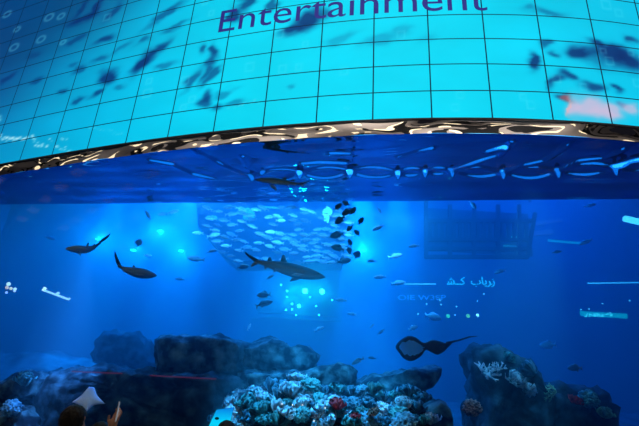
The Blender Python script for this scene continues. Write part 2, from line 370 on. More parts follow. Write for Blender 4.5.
# small faint square glyphs and pale bubbles
for px, py in [(8, 15), (50, 18), (62, 17), (42, 40), (18, 30), (15, 48), (64, 43), (108, 18), (186, 81), (193, 100), (184, 108), (150, 82), (148, 94), (206, 3), (212, 14), (250, 68), (283, 70), (299, 68), (306, 45), (280, 35), (344, 72), (401, 36), (455, 108), (460, 96), (605, 6), (618, 14), (602, 52), (630, 54), (636, 84), (608, 62), (556, 80), (530, 106), (522, 98), (583, 88)]:
    c, r, su, sv = jac(px, py); R = rng.uniform(2.2, 4.0)
    if px < 70 and py < 60: d = np.abs(np.hypot((UU - c) * su * .8, (VV - r) * sv) - R * .75); amt = .28
    else: d = np.abs(np.maximum(np.abs((UU - c) * su), np.abs((VV - r) * sv)) - R); amt = .22
    w = amt * np.exp(-(d / .9) ** 2); rgb = rgb * (1 - w[..., None]) + np.array((.55, .92, 1)) * w[..., None]
rgb = np.clip(rgb, 0, 1)
lrgb = np.where(rgb <= .04045, rgb / 12.92, ((rgb + .055) / 1.055) ** 2.4)
screen = empty('led_screen', (X0, 12, ZS))
tag(screen, 'huge curved tiled video screen glowing cyan above the aquarium', 'screen')
plU = np.array([plan(c, .05) for c in U])
verts = np.zeros((len(V), len(U), 3)); verts[..., 0] = plU[None, :, 0] - X0; verts[..., 1] = plU[None, :, 1] - 12; verts[..., 2] = V[:, None] * TH
nu, nv = len(U), len(V); idx = np.arange(nu * nv).reshape(nv, nu)
quads = np.stack([idx[:-1, :-1], idx[:-1, 1:], idx[1:, 1:], idx[1:, :-1]], -1).reshape(-1, 4)
me = bpy.data.meshes.new('display'); me.vertices.add(nu * nv); me.vertices.foreach_set('co', verts.ravel())
me.loops.add(quads.size); me.loops.foreach_set('vertex_index', quads.ravel().astype(np.int32))
me.polygons.add(len(quads)); me.polygons.foreach_set('loop_start', np.arange(0, quads.size, 4, dtype=np.int32)); me.update()
at_ = me.attributes.new('screen_image', 'FLOAT_COLOR', 'POINT'); at_.data.foreach_set('color', np.concatenate([lrgb.reshape(-1, 3), np.ones((nu * nv, 1))], 1).ravel().astype(np.float32))
at2 = me.attributes.new('tile', 'FLOAT_VECTOR', 'POINT'); at2.data.foreach_set('vector', np.stack([UU, VV, UU * 0], -1).ravel().astype(np.float32))
def screen_mat():
    m = bpy.data.materials.new('led_tiles'); m.use_nodes = True; nt = m.node_tree; b = nt.nodes['Principled BSDF']
    a = nt.nodes.new('ShaderNodeAttribute'); a.attribute_name = 'screen_image'; a2 = nt.nodes.new('ShaderNodeAttribute'); a2.attribute_name = 'tile'
    sp = nt.nodes.new('ShaderNodeSeparateXYZ'); nt.links.new(a2.outputs['Vector'], sp.inputs[0])
    def seam(sock, half):
        def mth(op, x, y=None):
            n_ = nt.nodes.new('ShaderNodeMath'); n_.operation = op
            nt.links.new(x, n_.inputs[0])
            if y is not None: n_.inputs[1].default_value = y
            return n_.outputs[0]
        x = mth('ADD', sock, 40.5); x = mth('FRACT', x); x = mth('SUBTRACT', x, .5); x = mth('ABSOLUTE', x); return mth('GREATER_THAN', x, half)
    s1 = seam(sp.outputs[0], .0115); s2 = seam(sp.outputs[1], .018)
    mn = nt.nodes.new('ShaderNodeMath'); mn.operation = 'MULTIPLY'; nt.links.new(s1, mn.inputs[0]); nt.links.new(s2, mn.inputs[1])
    ml = nt.nodes.new('ShaderNodeMix'); ml.data_type = 'RGBA'; ml.inputs['A'].default_value = (0, .012, .05, 1)
    nt.links.new(mn.outputs[0], ml.inputs['Factor']); nt.links.new(a.outputs['Color'], ml.inputs['B'])
    b.inputs['Base Color'].default_value = (0, .004, .01, 1); b.inputs['Roughness'].default_value = .6; b.inputs['Specular IOR Level'].default_value = .1
    nt.links.new(ml.outputs['Result'], b.inputs['Emission Color']); b.inputs['Emission Strength'].default_value = 1.0
    return m
link('display', me, screen_mat(), screen)
# lettering across the screen
me, co = text_mesh('Entertainment', 0)
cap = .729; w0, w1 = co[:, 0].min(), co[:, 0].max()
uA, vA = facade(218.8, 33.8)[:2]; uB, vB = facade(487, 12.0)[:2]
kx = (uB - uA) / (w1 - w0); ky = 1.09 / cap
out = np.zeros_like(co)
for i, (x, y, z) in enumerate(co):
    u = uA + (x - w0) * kx; p = plan(u, .065); out[i] = (p[0] - X0, p[1] - 12, (vA + (vB - vA) * (u - uA) / (uB - uA) + y * ky) * TH)
me.vertices.foreach_set('co', out.ravel()); me.update()
o = link('lettering', me, mat('letter_navy', (.005, .005, .05), .6, 0, lin((.03, .06, .44)), 1.0), screen); o['label'] = 'dark navy lettering reading Entertainment'
bm = bmesh.new()
for a, b in zip(np.arange(-14.5, 10, .5), np.arange(-14, 10.5, .5)):
    pa_, pb_ = plan(a, .06), plan(b, .06)
    add_bar(bm, (pa_[0] - X0, pa_[1] - 12, -.02), (pb_[0] - X0, pb_[1] - 12, -.02), .08, .05)
from_bm('lower_edge', bm, mat('black_edge', (.004, .005, .01), .5), screen)


# ------------------------------------------------------------------ rocks
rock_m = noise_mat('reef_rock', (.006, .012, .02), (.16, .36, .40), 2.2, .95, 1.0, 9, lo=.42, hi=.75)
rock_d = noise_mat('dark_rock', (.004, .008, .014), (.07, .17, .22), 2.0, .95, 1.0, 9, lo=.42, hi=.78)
def rock(name, corners, depth, thick, m, seed, rough=.25, cuts=22, strata=.0):
    """boulder whose front outline runs through photo positions (x, y), standing `depth` behind the pane, `thick` metres deep"""
    pts = [at(x, y, depth) for x, y in corners]; cen = sum(pts, Vector()) / len(pts)
    n = len(pts); bm = bmesh.new(); rings = []
    lay = [(-.18, .80), (0.0, 1.0), (.35, 1.05), (.7, 1.0), (1.0, .75)]
    per = []                                                       # densify outline
    for i in range(n):
        a, b = pts[i], pts[(i + 1) % n]; k_ = max(1, int((b - a).length / .22))
        per += [a.lerp(b, j / k_) for j in range(k_)]
    for d_, s_ in lay:
        rings.append([bm.verts.new(cen + (p - cen) * s_ + Vector((0, d_ * thick, 0))) for p in per])
    N = len(per)
    for a, b in zip(rings, rings[1:]):
        for k_ in range(N): bm.faces.new((a[k_], a[(k_ + 1) % N], b[(k_ + 1) % N], b[k_]))
    for r_, dy in ((rings[0], -.24), (rings[-1], 1.1)):
        mid = [bm.verts.new(Vector((cen.x + (v.co.x - cen.x) * .5, cen.y + dy * thick, cen.z + (v.co.z - cen.z) * .5))) for v in r_]
        c0 = bm.verts.new((cen.x, cen.y + dy * thick * 1.02, cen.z))
        for k_ in range(N):
            bm.faces.new((r_[k_], r_[(k_ + 1) % N], mid[(k_ + 1) % N], mid[k_])); bm.faces.new((mid[k_], mid[(k_ + 1) % N], c0))
    bmesh.ops.recalc_face_normals(bm, faces=bm.faces)
    bmesh.ops.subdivide_edges(bm, edges=[e for e in bm.edges if e.calc_length() > .45], cuts=2, use_grid_fill=True)
    bmesh.ops.subdivide_edges(bm, edges=[e for e in bm.edges if e.calc_length() > .2], cuts=1, use_grid_fill=True)
    bmesh.ops.triangulate(bm, faces=[f for f in bm.faces if len(f.verts) > 4])
    bm.normal_update(); off = Vector((seed * 3.1, seed * 1.7, seed))
    for v in bm.verts:
        p = v.co + off
        d_ = rough * (noise.fractal(p * .8, 1, 2, 5) * .8 + noise.ridged_multi_fractal(p * 1.5, 1, 2, 3, 1, 2) * .25 + .8 * abs(noise.noise(p * 2.2)) + .3 * noise.noise(p * 5) - .45)
        if strata: d_ += strata * math.sin(v.co.z * 11 + 2 * noise.noise(p * .7))
        v.co += v.normal * d_
    base = min(v.co.z for v in bm.verts)
    o = from_bm(name, bm, m, None, True); me = o.data
    org = Vector((cen.x, cen.y, base)); me.transform(Matrix.Translation(-org)); o.location = org
    return o
tag(rock('rock_slab', [(154, 339), (160, 335), (186, 334), (215, 336), (248, 343), (249, 352), (246, 376), (230, 379), (190, 378), (155, 374)], 4.0, 3.2, rock_m, 1, .13), 'biggest square-edged rock slab standing on the dark ledge', 'rock')
tag(rock('rock_slab', [(238, 349), (252, 341), (268, 338), (284, 341), (288, 350), (308, 349), (318, 354), (314, 368), (290, 373), (250, 373), (240, 368)], 4.2, 2.8, rock_m, 2, .25), 'stepped rock resting against the right end of the big square slab', 'rock')
tag(rock('rock_ledge', [(238, 373), (262, 371), (300, 372), (352, 367), (357, 371), (354, 384), (330, 392), (280, 398), (240, 394)], 3.0, 2.4, rock_m, 3, .22), 'low flat rock ledge just above the heap of frilly corals', 'rock')
tag(rock('rock_ledge', [(352, 386), (372, 378), (400, 372), (432, 368), (441, 370), (438, 380), (428, 392), (430, 440), (360, 440)], 3.6, 2.0, rock_m, 4, .2), 'sloping rock with a flat top under the stingray, right of the corals', 'rock')
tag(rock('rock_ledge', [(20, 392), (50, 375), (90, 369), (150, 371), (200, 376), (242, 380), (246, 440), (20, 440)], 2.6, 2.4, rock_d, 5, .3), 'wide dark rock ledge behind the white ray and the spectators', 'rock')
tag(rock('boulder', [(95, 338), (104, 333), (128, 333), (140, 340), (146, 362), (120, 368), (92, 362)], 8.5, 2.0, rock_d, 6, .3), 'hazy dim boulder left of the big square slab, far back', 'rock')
tag(rock('boulder', [(-4, 384), (14, 372), (34, 371), (44, 380), (40, 398), (-4, 402)], 2.2, 1.6, rock_m, 7, .25), 'low rounded boulder at the left edge of the picture', 'rock')
tag(rock('boulder', [(48, 372), (62, 368), (84, 368), (92, 374), (88, 384), (56, 386)], 5.6, 1.4, rock_m, 16, .25), 'small pale-topped boulder behind the left end of the dark ledge', 'rock')
tag(rock('boulder', [(-4, 412), (10, 404), (24, 408), (30, 420), (26, 440), (-4, 440)], 1.2, 1.0, rock_m, 17, .2), 'small boulder in the bottom left corner of the tank', 'rock')
tag(rock('boulder', [(428, 404), (440, 399), (452, 408), (454, 440), (424, 440)], 2.4, 1.0, rock_m, 18, .2), 'upright dim boulder between the two right-hand rocks', 'rock')
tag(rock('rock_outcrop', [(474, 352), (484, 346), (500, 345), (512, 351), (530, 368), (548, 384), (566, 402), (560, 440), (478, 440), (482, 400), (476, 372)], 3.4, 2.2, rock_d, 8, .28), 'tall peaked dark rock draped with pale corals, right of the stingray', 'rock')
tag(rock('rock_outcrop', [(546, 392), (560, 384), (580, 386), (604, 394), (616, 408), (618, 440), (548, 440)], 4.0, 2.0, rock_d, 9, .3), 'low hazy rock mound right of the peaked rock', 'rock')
# reef mound that carries the corals
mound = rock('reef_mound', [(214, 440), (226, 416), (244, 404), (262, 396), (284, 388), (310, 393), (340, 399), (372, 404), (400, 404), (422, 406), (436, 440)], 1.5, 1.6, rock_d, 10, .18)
tag(mound, 'dark mound under the heap of pale frilly corals', 'rock')

# ------------------------------------------------------------------ corals
def coral_mesh(kind, seed):
    rnd = random.Random(seed); bm = bmesh.new(); o = Vector((seed * 7.7, seed * 2.3, seed * 5.1))
    if kind == 'frilly':                                            # cabbage coral: rosette of ruffled plates
        for k in range(11):
            az = k * 2.4 + rnd.uniform(-.3, .3); tilt = rnd.uniform(.25, 1.25); L = rnd.uniform(.75, 1.1); W = rnd.uniform(.8, 1.25)
            d = Vector((math.cos(az) * math.sin(tilt), math.sin(az) * math.sin(tilt), math.cos(tilt))); s = d.cross(Vector((.1, .2, 1))).normalized(); nrm = s.cross(d)
            g = []
            for i in range(6):
                row = []
                for j in range(13):
                    a = i / 5; b_ = j / 12 * 2 - 1
                    w = W * (.18 + .62 * math.sin(a * 1.5)); ruff = a * a * .17 * math.sin(b_ * 9 + k * 1.3)
                    p = d * (L * a * (1 - .25 * b_ * b_) + .05) + s * (w * b_ * .75) + nrm * (ruff + .22 * a * a + .12 * b_ * b_ * a)
                    row.append(bm.verts.new(p + Vector(noise.noise_vector(p * 2 + o)) * .05))
                g.append(row)
            for i in range(5):
                for j in range(12): bm.faces.new((g[i][j], g[i][j + 1], g[i + 1][j + 1], g[i + 1][j]))
        bmesh.ops.solidify(bm, geom=bm.faces[:], thickness=.045)
    elif kind == 'brain':                                           # rounded head with folds
        bmesh.ops.create_icosphere(bm, subdivisions=5, radius=.8)
        for v in bm.verts:
            n_ = v.co.normalized(); f_ = abs(noise.noise(n_ * 3.2 + o)) ; v.co = n_ * (.62 + .55 * min(f_, .45) + .12 * noise.noise(n_ * 1.3 + o)); v.co.z = v.co.z * .85 + .25
    else:                                                           # staghorn: forked branches
        def branch(p, d, L, r, lev):
            q = p + d * L; add_tube(bm, [p, p.lerp(q, .5) + Vector((0, 0, .03)), q], [r, r * .85, r * .55], 6)
            if lev:
                for _ in range(rnd.choice((2, 3))):
                    e = (d + Vector((rnd.uniform(-.8, .8), rnd.uniform(-.8, .8), rnd.uniform(-.2, .6)))).normalized()
                    branch(p.lerp(q, rnd.uniform(.5, 1)), e, L * rnd.uniform(.6, .8), r * .7, lev - 1)
        for k in range(7):
            az = k * .9 + rnd.uniform(-.2, .2); branch(Vector((0, 0, 0)), Vector((math.cos(az) * .9, math.sin(az) * .9, rnd.uniform(.3, 1))).normalized(), .5, .075, 2)
    bmesh.ops.recalc_face_normals(bm, faces=bm.faces)
    me = bpy.data.meshes.new(kind + '_coral'); bm.to_mesh(me); bm.free()
    me.polygons.foreach_set('use_smooth', [True] * len(me.polygons))
    return me
CM = {'frilly': [coral_mesh('frilly', i) for i in range(4)], 'brain': [coral_mesh('brain', i + 9) for i in range(3)], 'staghorn': [coral_mesh('staghorn', i + 20) for i in range(3)]}
CCOL = {'white': noise_mat('coral_white', (.22, .36, .42), (.80, .92, .95), 2.5, .8, .3), 'teal': noise_mat('coral_teal', (.02, .14, .16), (.12, .48, .46), 2.5, .8, .3),
        'blue': noise_mat('coral_blue', (.02, .12, .18), (.16, .44, .55), 2.5, .8, .3), 'red': noise_mat('coral_red', (.35, .02, .04), (.95, .10, .10), 2.5, .8, .3), 'brown': noise_mat('coral_brown', (.10, .05, .05), (.45, .25, .20), 2.5, .8, .3),
        'green': noise_mat('coral_green', (.10, .30, .18), (.35, .75, .50), 2.5, .8, .3)}
rnd = random.Random(12)
def coral(kind, colour, px, py, size_px, depth, label, group=None, tilt=None):
    me = CM[kind][rnd.randrange(len(CM[kind]))].copy(); me.materials.clear(); me.materials.append(CCOL[colour])
    p = at(px, py, depth); o = link(kind + '_coral' if kind != 'brain' else 'rounded_coral', me)
    s = size_px * mpp(p) / 1.6; o.location = p; o.scale = (s * rnd.uniform(.9, 1.15), s * rnd.uniform(.9, 1.15), s * rnd.uniform(.85, 1.1))
    t = tilt or (rnd.uniform(.1, .6), rnd.uniform(-.3, .3)); o.rotation_euler = (t[0], t[1], rnd.uniform(0, 6.28))
    return tag(o, label, 'coral', group)
def top_y(x):
    return float(np.interp(x, [212, 228, 250, 264, 285, 296, 318, 345, 366, 385, 405, 422, 436], [424, 408, 396, 390, 387, 380, 389, 396, 391, 400, 394, 398, 416]))
LAB = {('frilly', 'white'): 'whitish frilly coral in the bright heap on the reef mound', ('frilly', 'blue'): 'muted blue frilly coral in the heap on the reef mound', ('frilly', 'teal'): 'teal frilly coral in the heap on the reef mound',
       ('brain', 'white'): 'whitish rounded coral head in the heap on the reef mound', ('brain', 'teal'): 'teal rounded coral head in the heap on the reef mound', ('brain', 'blue'): 'muted blue rounded coral head in the heap on the reef mound'}
for row in range(4):
    x = 216 + row * 4
    while x < 432:
        y = top_y(x) + row * 11 + rnd.uniform(-2, 3) + 3
        if y < 432:
            bright = x < 300
            kind = 'frilly' if rnd.random() < .72 else 'brain'
            colour = rnd.choices(['white', 'blue', 'teal'], [5, 3, 3] if bright else [3, 5, 3])[0]
            coral(kind, colour, x, y, rnd.uniform(15, 25), 1.45 - row * .3 + rnd.uniform(-.08, .08), LAB[(kind, colour)], 'corals heaped on the reef mound')
        x += rnd.uniform(10, 16)
coral('frilly', 'red', 337, 410, 17, .55, 'red frilly coral in the middle of the coral heap')
coral('frilly', 'red', 356, 421, 11, .35, 'small red frilly coral low in the coral heap, below the big red one')
coral('frilly', 'brown', 375, 416, 12, .35, 'brown frilly coral low on the right half of the coral heap')
coral('frilly', 'white', 296, 383, 18, 1.35, 'whitish frilly coral crowning the top of the coral heap')
coral('staghorn', 'brown', 318, 420, 14, .3, 'small brown branching coral at the bottom of the coral heap')
coral('staghorn', 'white', 486, 376, 26, 2.9, 'pale blue branching coral spreading from the left flank of the peaked rock', tilt=(.9, -.5))
coral('staghorn', 'white', 499, 370, 18, 2.7, 'small pale branching coral near the top of the peaked rock', tilt=(.9, .2))
coral('frilly', 'white', 512, 383, 20, 2.6, 'flat pale coral on the middle of the peaked rock', tilt=(.9, 0))
coral('frilly', 'blue', 535, 375, 23, 2.6, 'grey blue ruffled coral on the right slope of the peaked rock', tilt=(1.0, 0))
coral('frilly', 'white', 528, 391, 16, 2.5, 'low pale coral under the ruffled coral of the peaked rock', tilt=(1.1, 0))
coral('staghorn', 'green', 556, 392, 22, 2.5, 'green branching coral lying on the lower right slope of the peaked rock', tilt=(1.2, .9))
coral('frilly', 'teal', 505, 360, 14, 2.9, 'dim teal coral just under the summit of the peaked rock', tilt=(1.0, 0))
coral('brain', 'teal', 588, 402, 18, 3.2, 'dim rounded coral on the low mound right of the peaked rock')
coral('frilly', 'red', 574, 404, 14, 3.0, 'dull red coral on the low mound right of the peaked rock')
coral('frilly', 'green', 604, 418, 16, 3.0, 'pale green coral at the right foot of the low mound')
coral('brain', 'brown', 473, 411, 18, 2.3, 'orange brown coral block at the left foot of the peaked rock')
coral('frilly', 'white', 437, 422, 12, 1.6, 'small bright coral on the sand right of the coral heap')
coral('frilly', 'blue', 414, 397, 16, 1.6, 'muted blue frilly coral at the right end of the coral heap top')
coral('frilly', 'teal', 24, 386, 20, 1.7, 'dim teal coral on the low boulder at the left edge')
coral('brain', 'blue', 12, 410, 18, .9, 'dim blue rounded coral in the bottom left corner')

# ------------------------------------------------------------------ fish, sharks and rays
def lens_fin(bm, outline, t):
    """fin with a thick middle and a sharp rim; outline in 3-D, t = thickness vector"""
    c = sum((Vector(p) for p in outline), Vector()) / len(outline); rim = [bm.verts.new(p) for p in outline]
    a, b = bm.verts.new(c + Vector(t)), bm.verts.new(c - Vector(t))
    for i in range(len(rim)):
        k = (i + 1) % len(rim); bm.faces.new((rim[i], rim[k], a)); bm.faces.new((rim[k], rim[i], b))
def body_loft(bm, spine, seg=10):
    """spine: list of (centre, half height, half width); closed tapering body"""
    rings = []
    for i, (c, h, w) in enumerate(spine):
        c = Vector(c); d = (Vector(spine[min(i + 1, len(spine) - 1)][0]) - Vector(spine[max(i - 1, 0)][0])).normalized()
        s = Vector((0, 1, 0)) - d * d.y; s.normalize(); u = d.cross(s) * -1
        if u.z < 0: u = -u
        rings.append([bm.verts.new(c + s * (math.cos(k * 2 * math.pi / seg) * w) + u * (math.sin(k * 2 * math.pi / seg) * h)) for k in range(seg)])
    for a, b in zip(rings, rings[1:]):
        for k in range(seg): bm.faces.new((a[k], a[(k + 1) % seg], b[(k + 1) % seg], b[k]))
    bm.faces.new(rings[0]); bm.faces.new(rings[-1])
def fish_mesh(deep, seed=0):
    """length 1, nose at +x"""
    bm = bmesh.new(); prof = [(-.36, .035, .02), (-.25, .10, .05), (-.1, .18, .085), (.08, .22, .10), (.24, .20, .10), (.38, .13, .08), (.47, .055, .045), (.5, .015, .015)]
    bend = .05 * math.sin(seed * 2.1)
    sp = [((x, bend * (x - .1) ** 2 * 4, .02 * math.sin(seed + x * 4)), h * deep, w * (.6 + .4 * min(deep, 1.2))) for x, h, w in prof]
    body_loft(bm, sp)
    yb = bend * (.46) ** 2 * 4
    lens_fin(bm, [(-.33, yb, .03), (-.5, yb * 1.3, .19 * deep ** .5), (-.45, yb, .02), (-.43, yb, 0), (-.45, yb, -.02), (-.5, yb * 1.3, -.19 * deep ** .5), (-.33, yb, -.03)], (0, .012, 0))
    lens_fin(bm, [(.15, 0, .19 * deep), (-.02, 0, .29 * deep), (-.2, 0, .2 * deep), (-.26, 0, .09 * deep), (-.1, 0, .15 * deep)], (0, .012, 0))
    lens_fin(bm, [(-.05, 0, -.17 * deep), (-.16, 0, -.25 * deep), (-.24, 0, -.09 * deep)], (0, .012, 0))
    for s_ in (-1, 1): lens_fin(bm, [(.22, s_ * .09, -.03), (.1, s_ * .17, -.10), (.08, s_ * .13, -.05)], (0, 0, .01))
    bmesh.ops.recalc_face_normals(bm, faces=bm.faces); me = bpy.data.meshes.new('fish'); bm.to_mesh(me); bm.free()
    me.polygons.foreach_set('use_smooth', [True] * len(me.polygons)); return me
def fish_skin(name, back, side, belly, rough=.4, spec=.5):
    if name in MATS: return MATS[name]
    m = bpy.data.materials.new(name); m.use_nodes = True; nt = m.node_tree; b = nt.nodes['Principled BSDF']
    tc = nt.nodes.new('ShaderNodeTexCoord'); sp = nt.nodes.new('ShaderNodeSeparateXYZ'); nt.links.new(tc.outputs['Generated'], sp.inputs[0])
    r = nt.nodes.new('ShaderNodeValToRGB'); e = r.color_ramp.elements; e[0].position = .25; e[0].color = (*belly, 1); e[1].position = .75; e[1].color = (*back, 1); k = e.new(.5); k.color = (*side, 1)
    nt.links.new(sp.outputs[2], r.inputs[0]); nt.links.new(r.outputs[0], b.inputs['Base Color']); b.inputs['Roughness'].default_value = rough; b.inputs['Specular IOR Level'].default_value = spec
    MATS[name] = m; return m
SK = {'silver': fish_skin('skin_silver', (.10, .16, .2), (.30, .38, .42), (.6, .7, .75), .35, .6), 'pale': fish_skin('skin_pale', (.45, .5, .55), (.8, .85, .88), (.9, .95, 1), .3, .9), 'dark': fish_skin('skin_dark', (.02, .03, .05), (.03, .05, .08), (.05, .08, .12)), 'mid': fish_skin('skin_mid', (.05, .08, .11), (.10, .15, .19), (.2, .27, .3))}
FM = {(d_, k): fish_mesh(d_, k) for d_ in (.75, 1.1, 1.7) for k in range(3)}
def fish(px, py, len_px, ang, depth, skin, deep, label, group=None, flip=False, yaw=0.0):
    """ang: tilt in the picture in degrees (nose up positive); flip: nose to the left"""
    me = FM[(deep, rnd.randrange(3))]; key = me.name + skin
    if key not in MATS: m2 = me.copy(); m2.materials.append(SK[skin]); MATS[key] = m2
    p = at(px, py, depth); o = link('fish', MATS[key]); L = len_px * mpp(p) / max(.3, math.cos(yaw))
    o.scale = (L, L, L); o.location = p
    az = -math.atan2(p.x, p.y)
    R_ = Matrix.Rotation(az, 3, 'Z') @ Matrix.Rotation(-math.radians(ang) if not flip else math.radians(ang), 3, 'Y') @ Matrix.Rotation((math.pi if flip else 0) + yaw, 3, 'Z')
    o.rotation_euler = R_.to_euler()
    return tag(o, label, 'fish', group)
# the dense school under the hanging rock shelf
rnd = random.Random(7); placed = []
LS = 'small silvery fish in the dense school under the water surface'
while len(placed) < 108:
    x = rnd.uniform(202, 350); y = rnd.uniform(207, 263)
    if x < 202 + (y - 225) * .75: continue
    if any(abs(x - a) < 7 and abs(y - b) < 3.6 for a, b in placed): continue
    placed.append((x, y))
    fish(x, y, rnd.uniform(9, 13.5), rnd.uniform(-14, 14), rnd.uniform(8.2, 10.4), rnd.choices(['silver', 'mid', 'pale'], [6, 3, 1])[0], .75, LS, 'fish of the dense silvery school', rnd.random() < .75, rnd.uniform(-.4, .4))
LD = 'dark deep-bodied fish in the loose cluster right of the dense school'
for x, y, L, a in [(338, 207, 10, 40), (347, 212, 12, -35), (353, 211, 11, 60), (340, 220, 13, -40), (361, 221, 10, 60), (350, 228, 10, -55), (357, 233, 9, 50), (337, 235, 15, -20), (350, 243, 9, 70), (349, 250, 10, -70), (338, 248, 14, 10), (346, 203.5, 9, 30)]:
    fish(x, y, L, a, rnd.uniform(4.2, 5.4), 'dark', 1.1, LD, 'dark fish right of the school', rnd.random() < .6, rnd.uniform(-.3, .3))
for x, y, L, a, d_, sk, dp, fl, lab in [
    (357, 255, 10, 60, 6.5, 'dark', 1.7, False, 'round dark fish beside the bright glint right of the school'), (344, 261, 15, 12, 6.3, 'dark', 1.1, False, 'long dark fish just right of the large shark, under the school'),
    (378, 228, 13, -25, 7.5, 'mid', .75, True, 'slim grey fish swimming alone right of the dark fish cluster'), (395, 256, 15, 12, 6.5, 'pale', .75, False, 'slender bright fish in open water right of the round dark fish'), (372, 261, 10, 0, 8, 'mid', .75, True, 'dim little fish below the slender bright fish'),
    (380, 277, 13, -4, 6, 'silver', .75, True, 'silvery fish below the slender bright fish, above the light strip'), (398, 283, 15, 5, 5.5, 'pale', .75, False, 'bright slim fish at the left end of the light strip'), (414, 246, 11, -5, 8, 'mid', .75, True, 'faint fish left of the dark lattice frame'),
    (379, 210, 9, -60, 8, 'dark', .75, False, 'thin dark fish diving just under the water surface'), (148, 215, 11, 52, 7, 'dark', .75, True, 'thin dark fish diving under the water surface on the left'), (163, 214, 11, -15, 7.4, 'silver', .75, True, 'pale slim fish near the surface, right of the thin dark diver'),
    (173, 212, 12, 25, 7.8, 'silver', .75, False, 'pale fish at the surface, last of the pair right of the dark diver'), (139, 243, 9, 80, 6.5, 'dark', 1.7, False, 'small dark diamond-shaped fish above the bright glints on the left'), (148, 255.5, 8, 4, 7, 'pale', .75, False, 'tiny bright fish under the dark diamond-shaped fish'),
    (198, 233, 11, -3, 6.6, 'pale', .75, True, 'pale fish alone just left of the dense school'), (196, 259, 18, -3, 8.5, 'mid', .75, True, 'dim long fish low left of the dense school'), (180, 279, 10, -8, 9, 'mid', .75, True, 'faint small fish under the dim long one'),
    (212, 251, 10, 20, 7, 'mid', .75, False, 'greyish fish at the lower left tip of the school'), (243, 267, 12, 15, 6.5, 'mid', 1.1, False, 'grey fish tucked behind the tail of the large shark'), (270, 277, 8, 30, 6, 'mid', .75, False, 'little fish right under the tail of the large shark'),
    (264, 295, 14, -10, 5.6, 'mid', 1.1, True, 'dark grey fish below the large shark, upper of the pair'), (264, 304, 18, 22, 5.4, 'mid', .75, False, 'dark grey fish below the large shark, lower of the pair'), (319, 329, 11, 22, 4.5, 'pale', .75, False, 'pale fish hovering over the stepped rock'),
    (249, 327, 8, 70, 4.6, 'pale', .75, False, 'pale fish rising above the big square slab'), (352, 314, 9, 2, 6.0, 'pale', .75, True, 'bright small fish right of the teal lit window'), (341, 300, 12, 3, 6.4, 'silver', .75, True, 'silvery fish beside the right edge of the teal lit window'),
    (372, 326, 6, 45, 5, 'silver', .75, False, 'small pale fish, upper of two left of the stingray'), (381, 332, 8, 38, 5, 'silver', .75, False, 'small pale fish, lower of two left of the stingray'), (413, 328, 10, 20, 3.6, 'pale', 1.1, False, 'bright white fish straight above the stingray'),
    (433, 317, 17, -12, 4.2, 'pale', 1.1, False, 'largest pale fish above the stingray, under the sign'), (500, 271.5, 12, -18, 6.2, 'silver', .75, True, 'bright thin fish right above the glowing script sign'), (548, 345, 16, -5, 3.2, 'silver', 1.1, True, 'silvery oval fish alone above the right slope of the peaked rock'),
    (590, 205.5, 11, 5, 6.6, 'pale', .75, False, 'pale curved fish near the surface on the right'), (586, 242, 13, -20, 6.6, 'silver', .75, True, 'pale fish pointing down at the right end of the green streak'), (557, 252, 9, 4, 7.2, 'mid', .75, False, 'faint fish under the green streak'),
    (575, 368, 14, 0, 5, 'mid', 1.1, True, 'very faint fish above the low mound on the right'), (473, 205, 12, -65, 7, 'silver', .75, False, 'pale fish diving in front of the dark lattice frame'), (358, 361, 14, -28, 4.4, 'mid', .75, True, 'dim fish gliding just above the low flat ledge'),
    (50, 238, 10, -4, 8, 'mid', .75, False, 'reddish-dim fish at the far left under the surface'), (372, 358, 8, 4, 7, 'mid', .75, True, 'tiny dim fish left of the stingray, near the ledge')]:
    fish(x, y, L, a, max(d_, 8.8) if sk in ('pale', 'silver') else d_, sk, dp, lab, None, fl, rnd.uniform(-.15, .15))

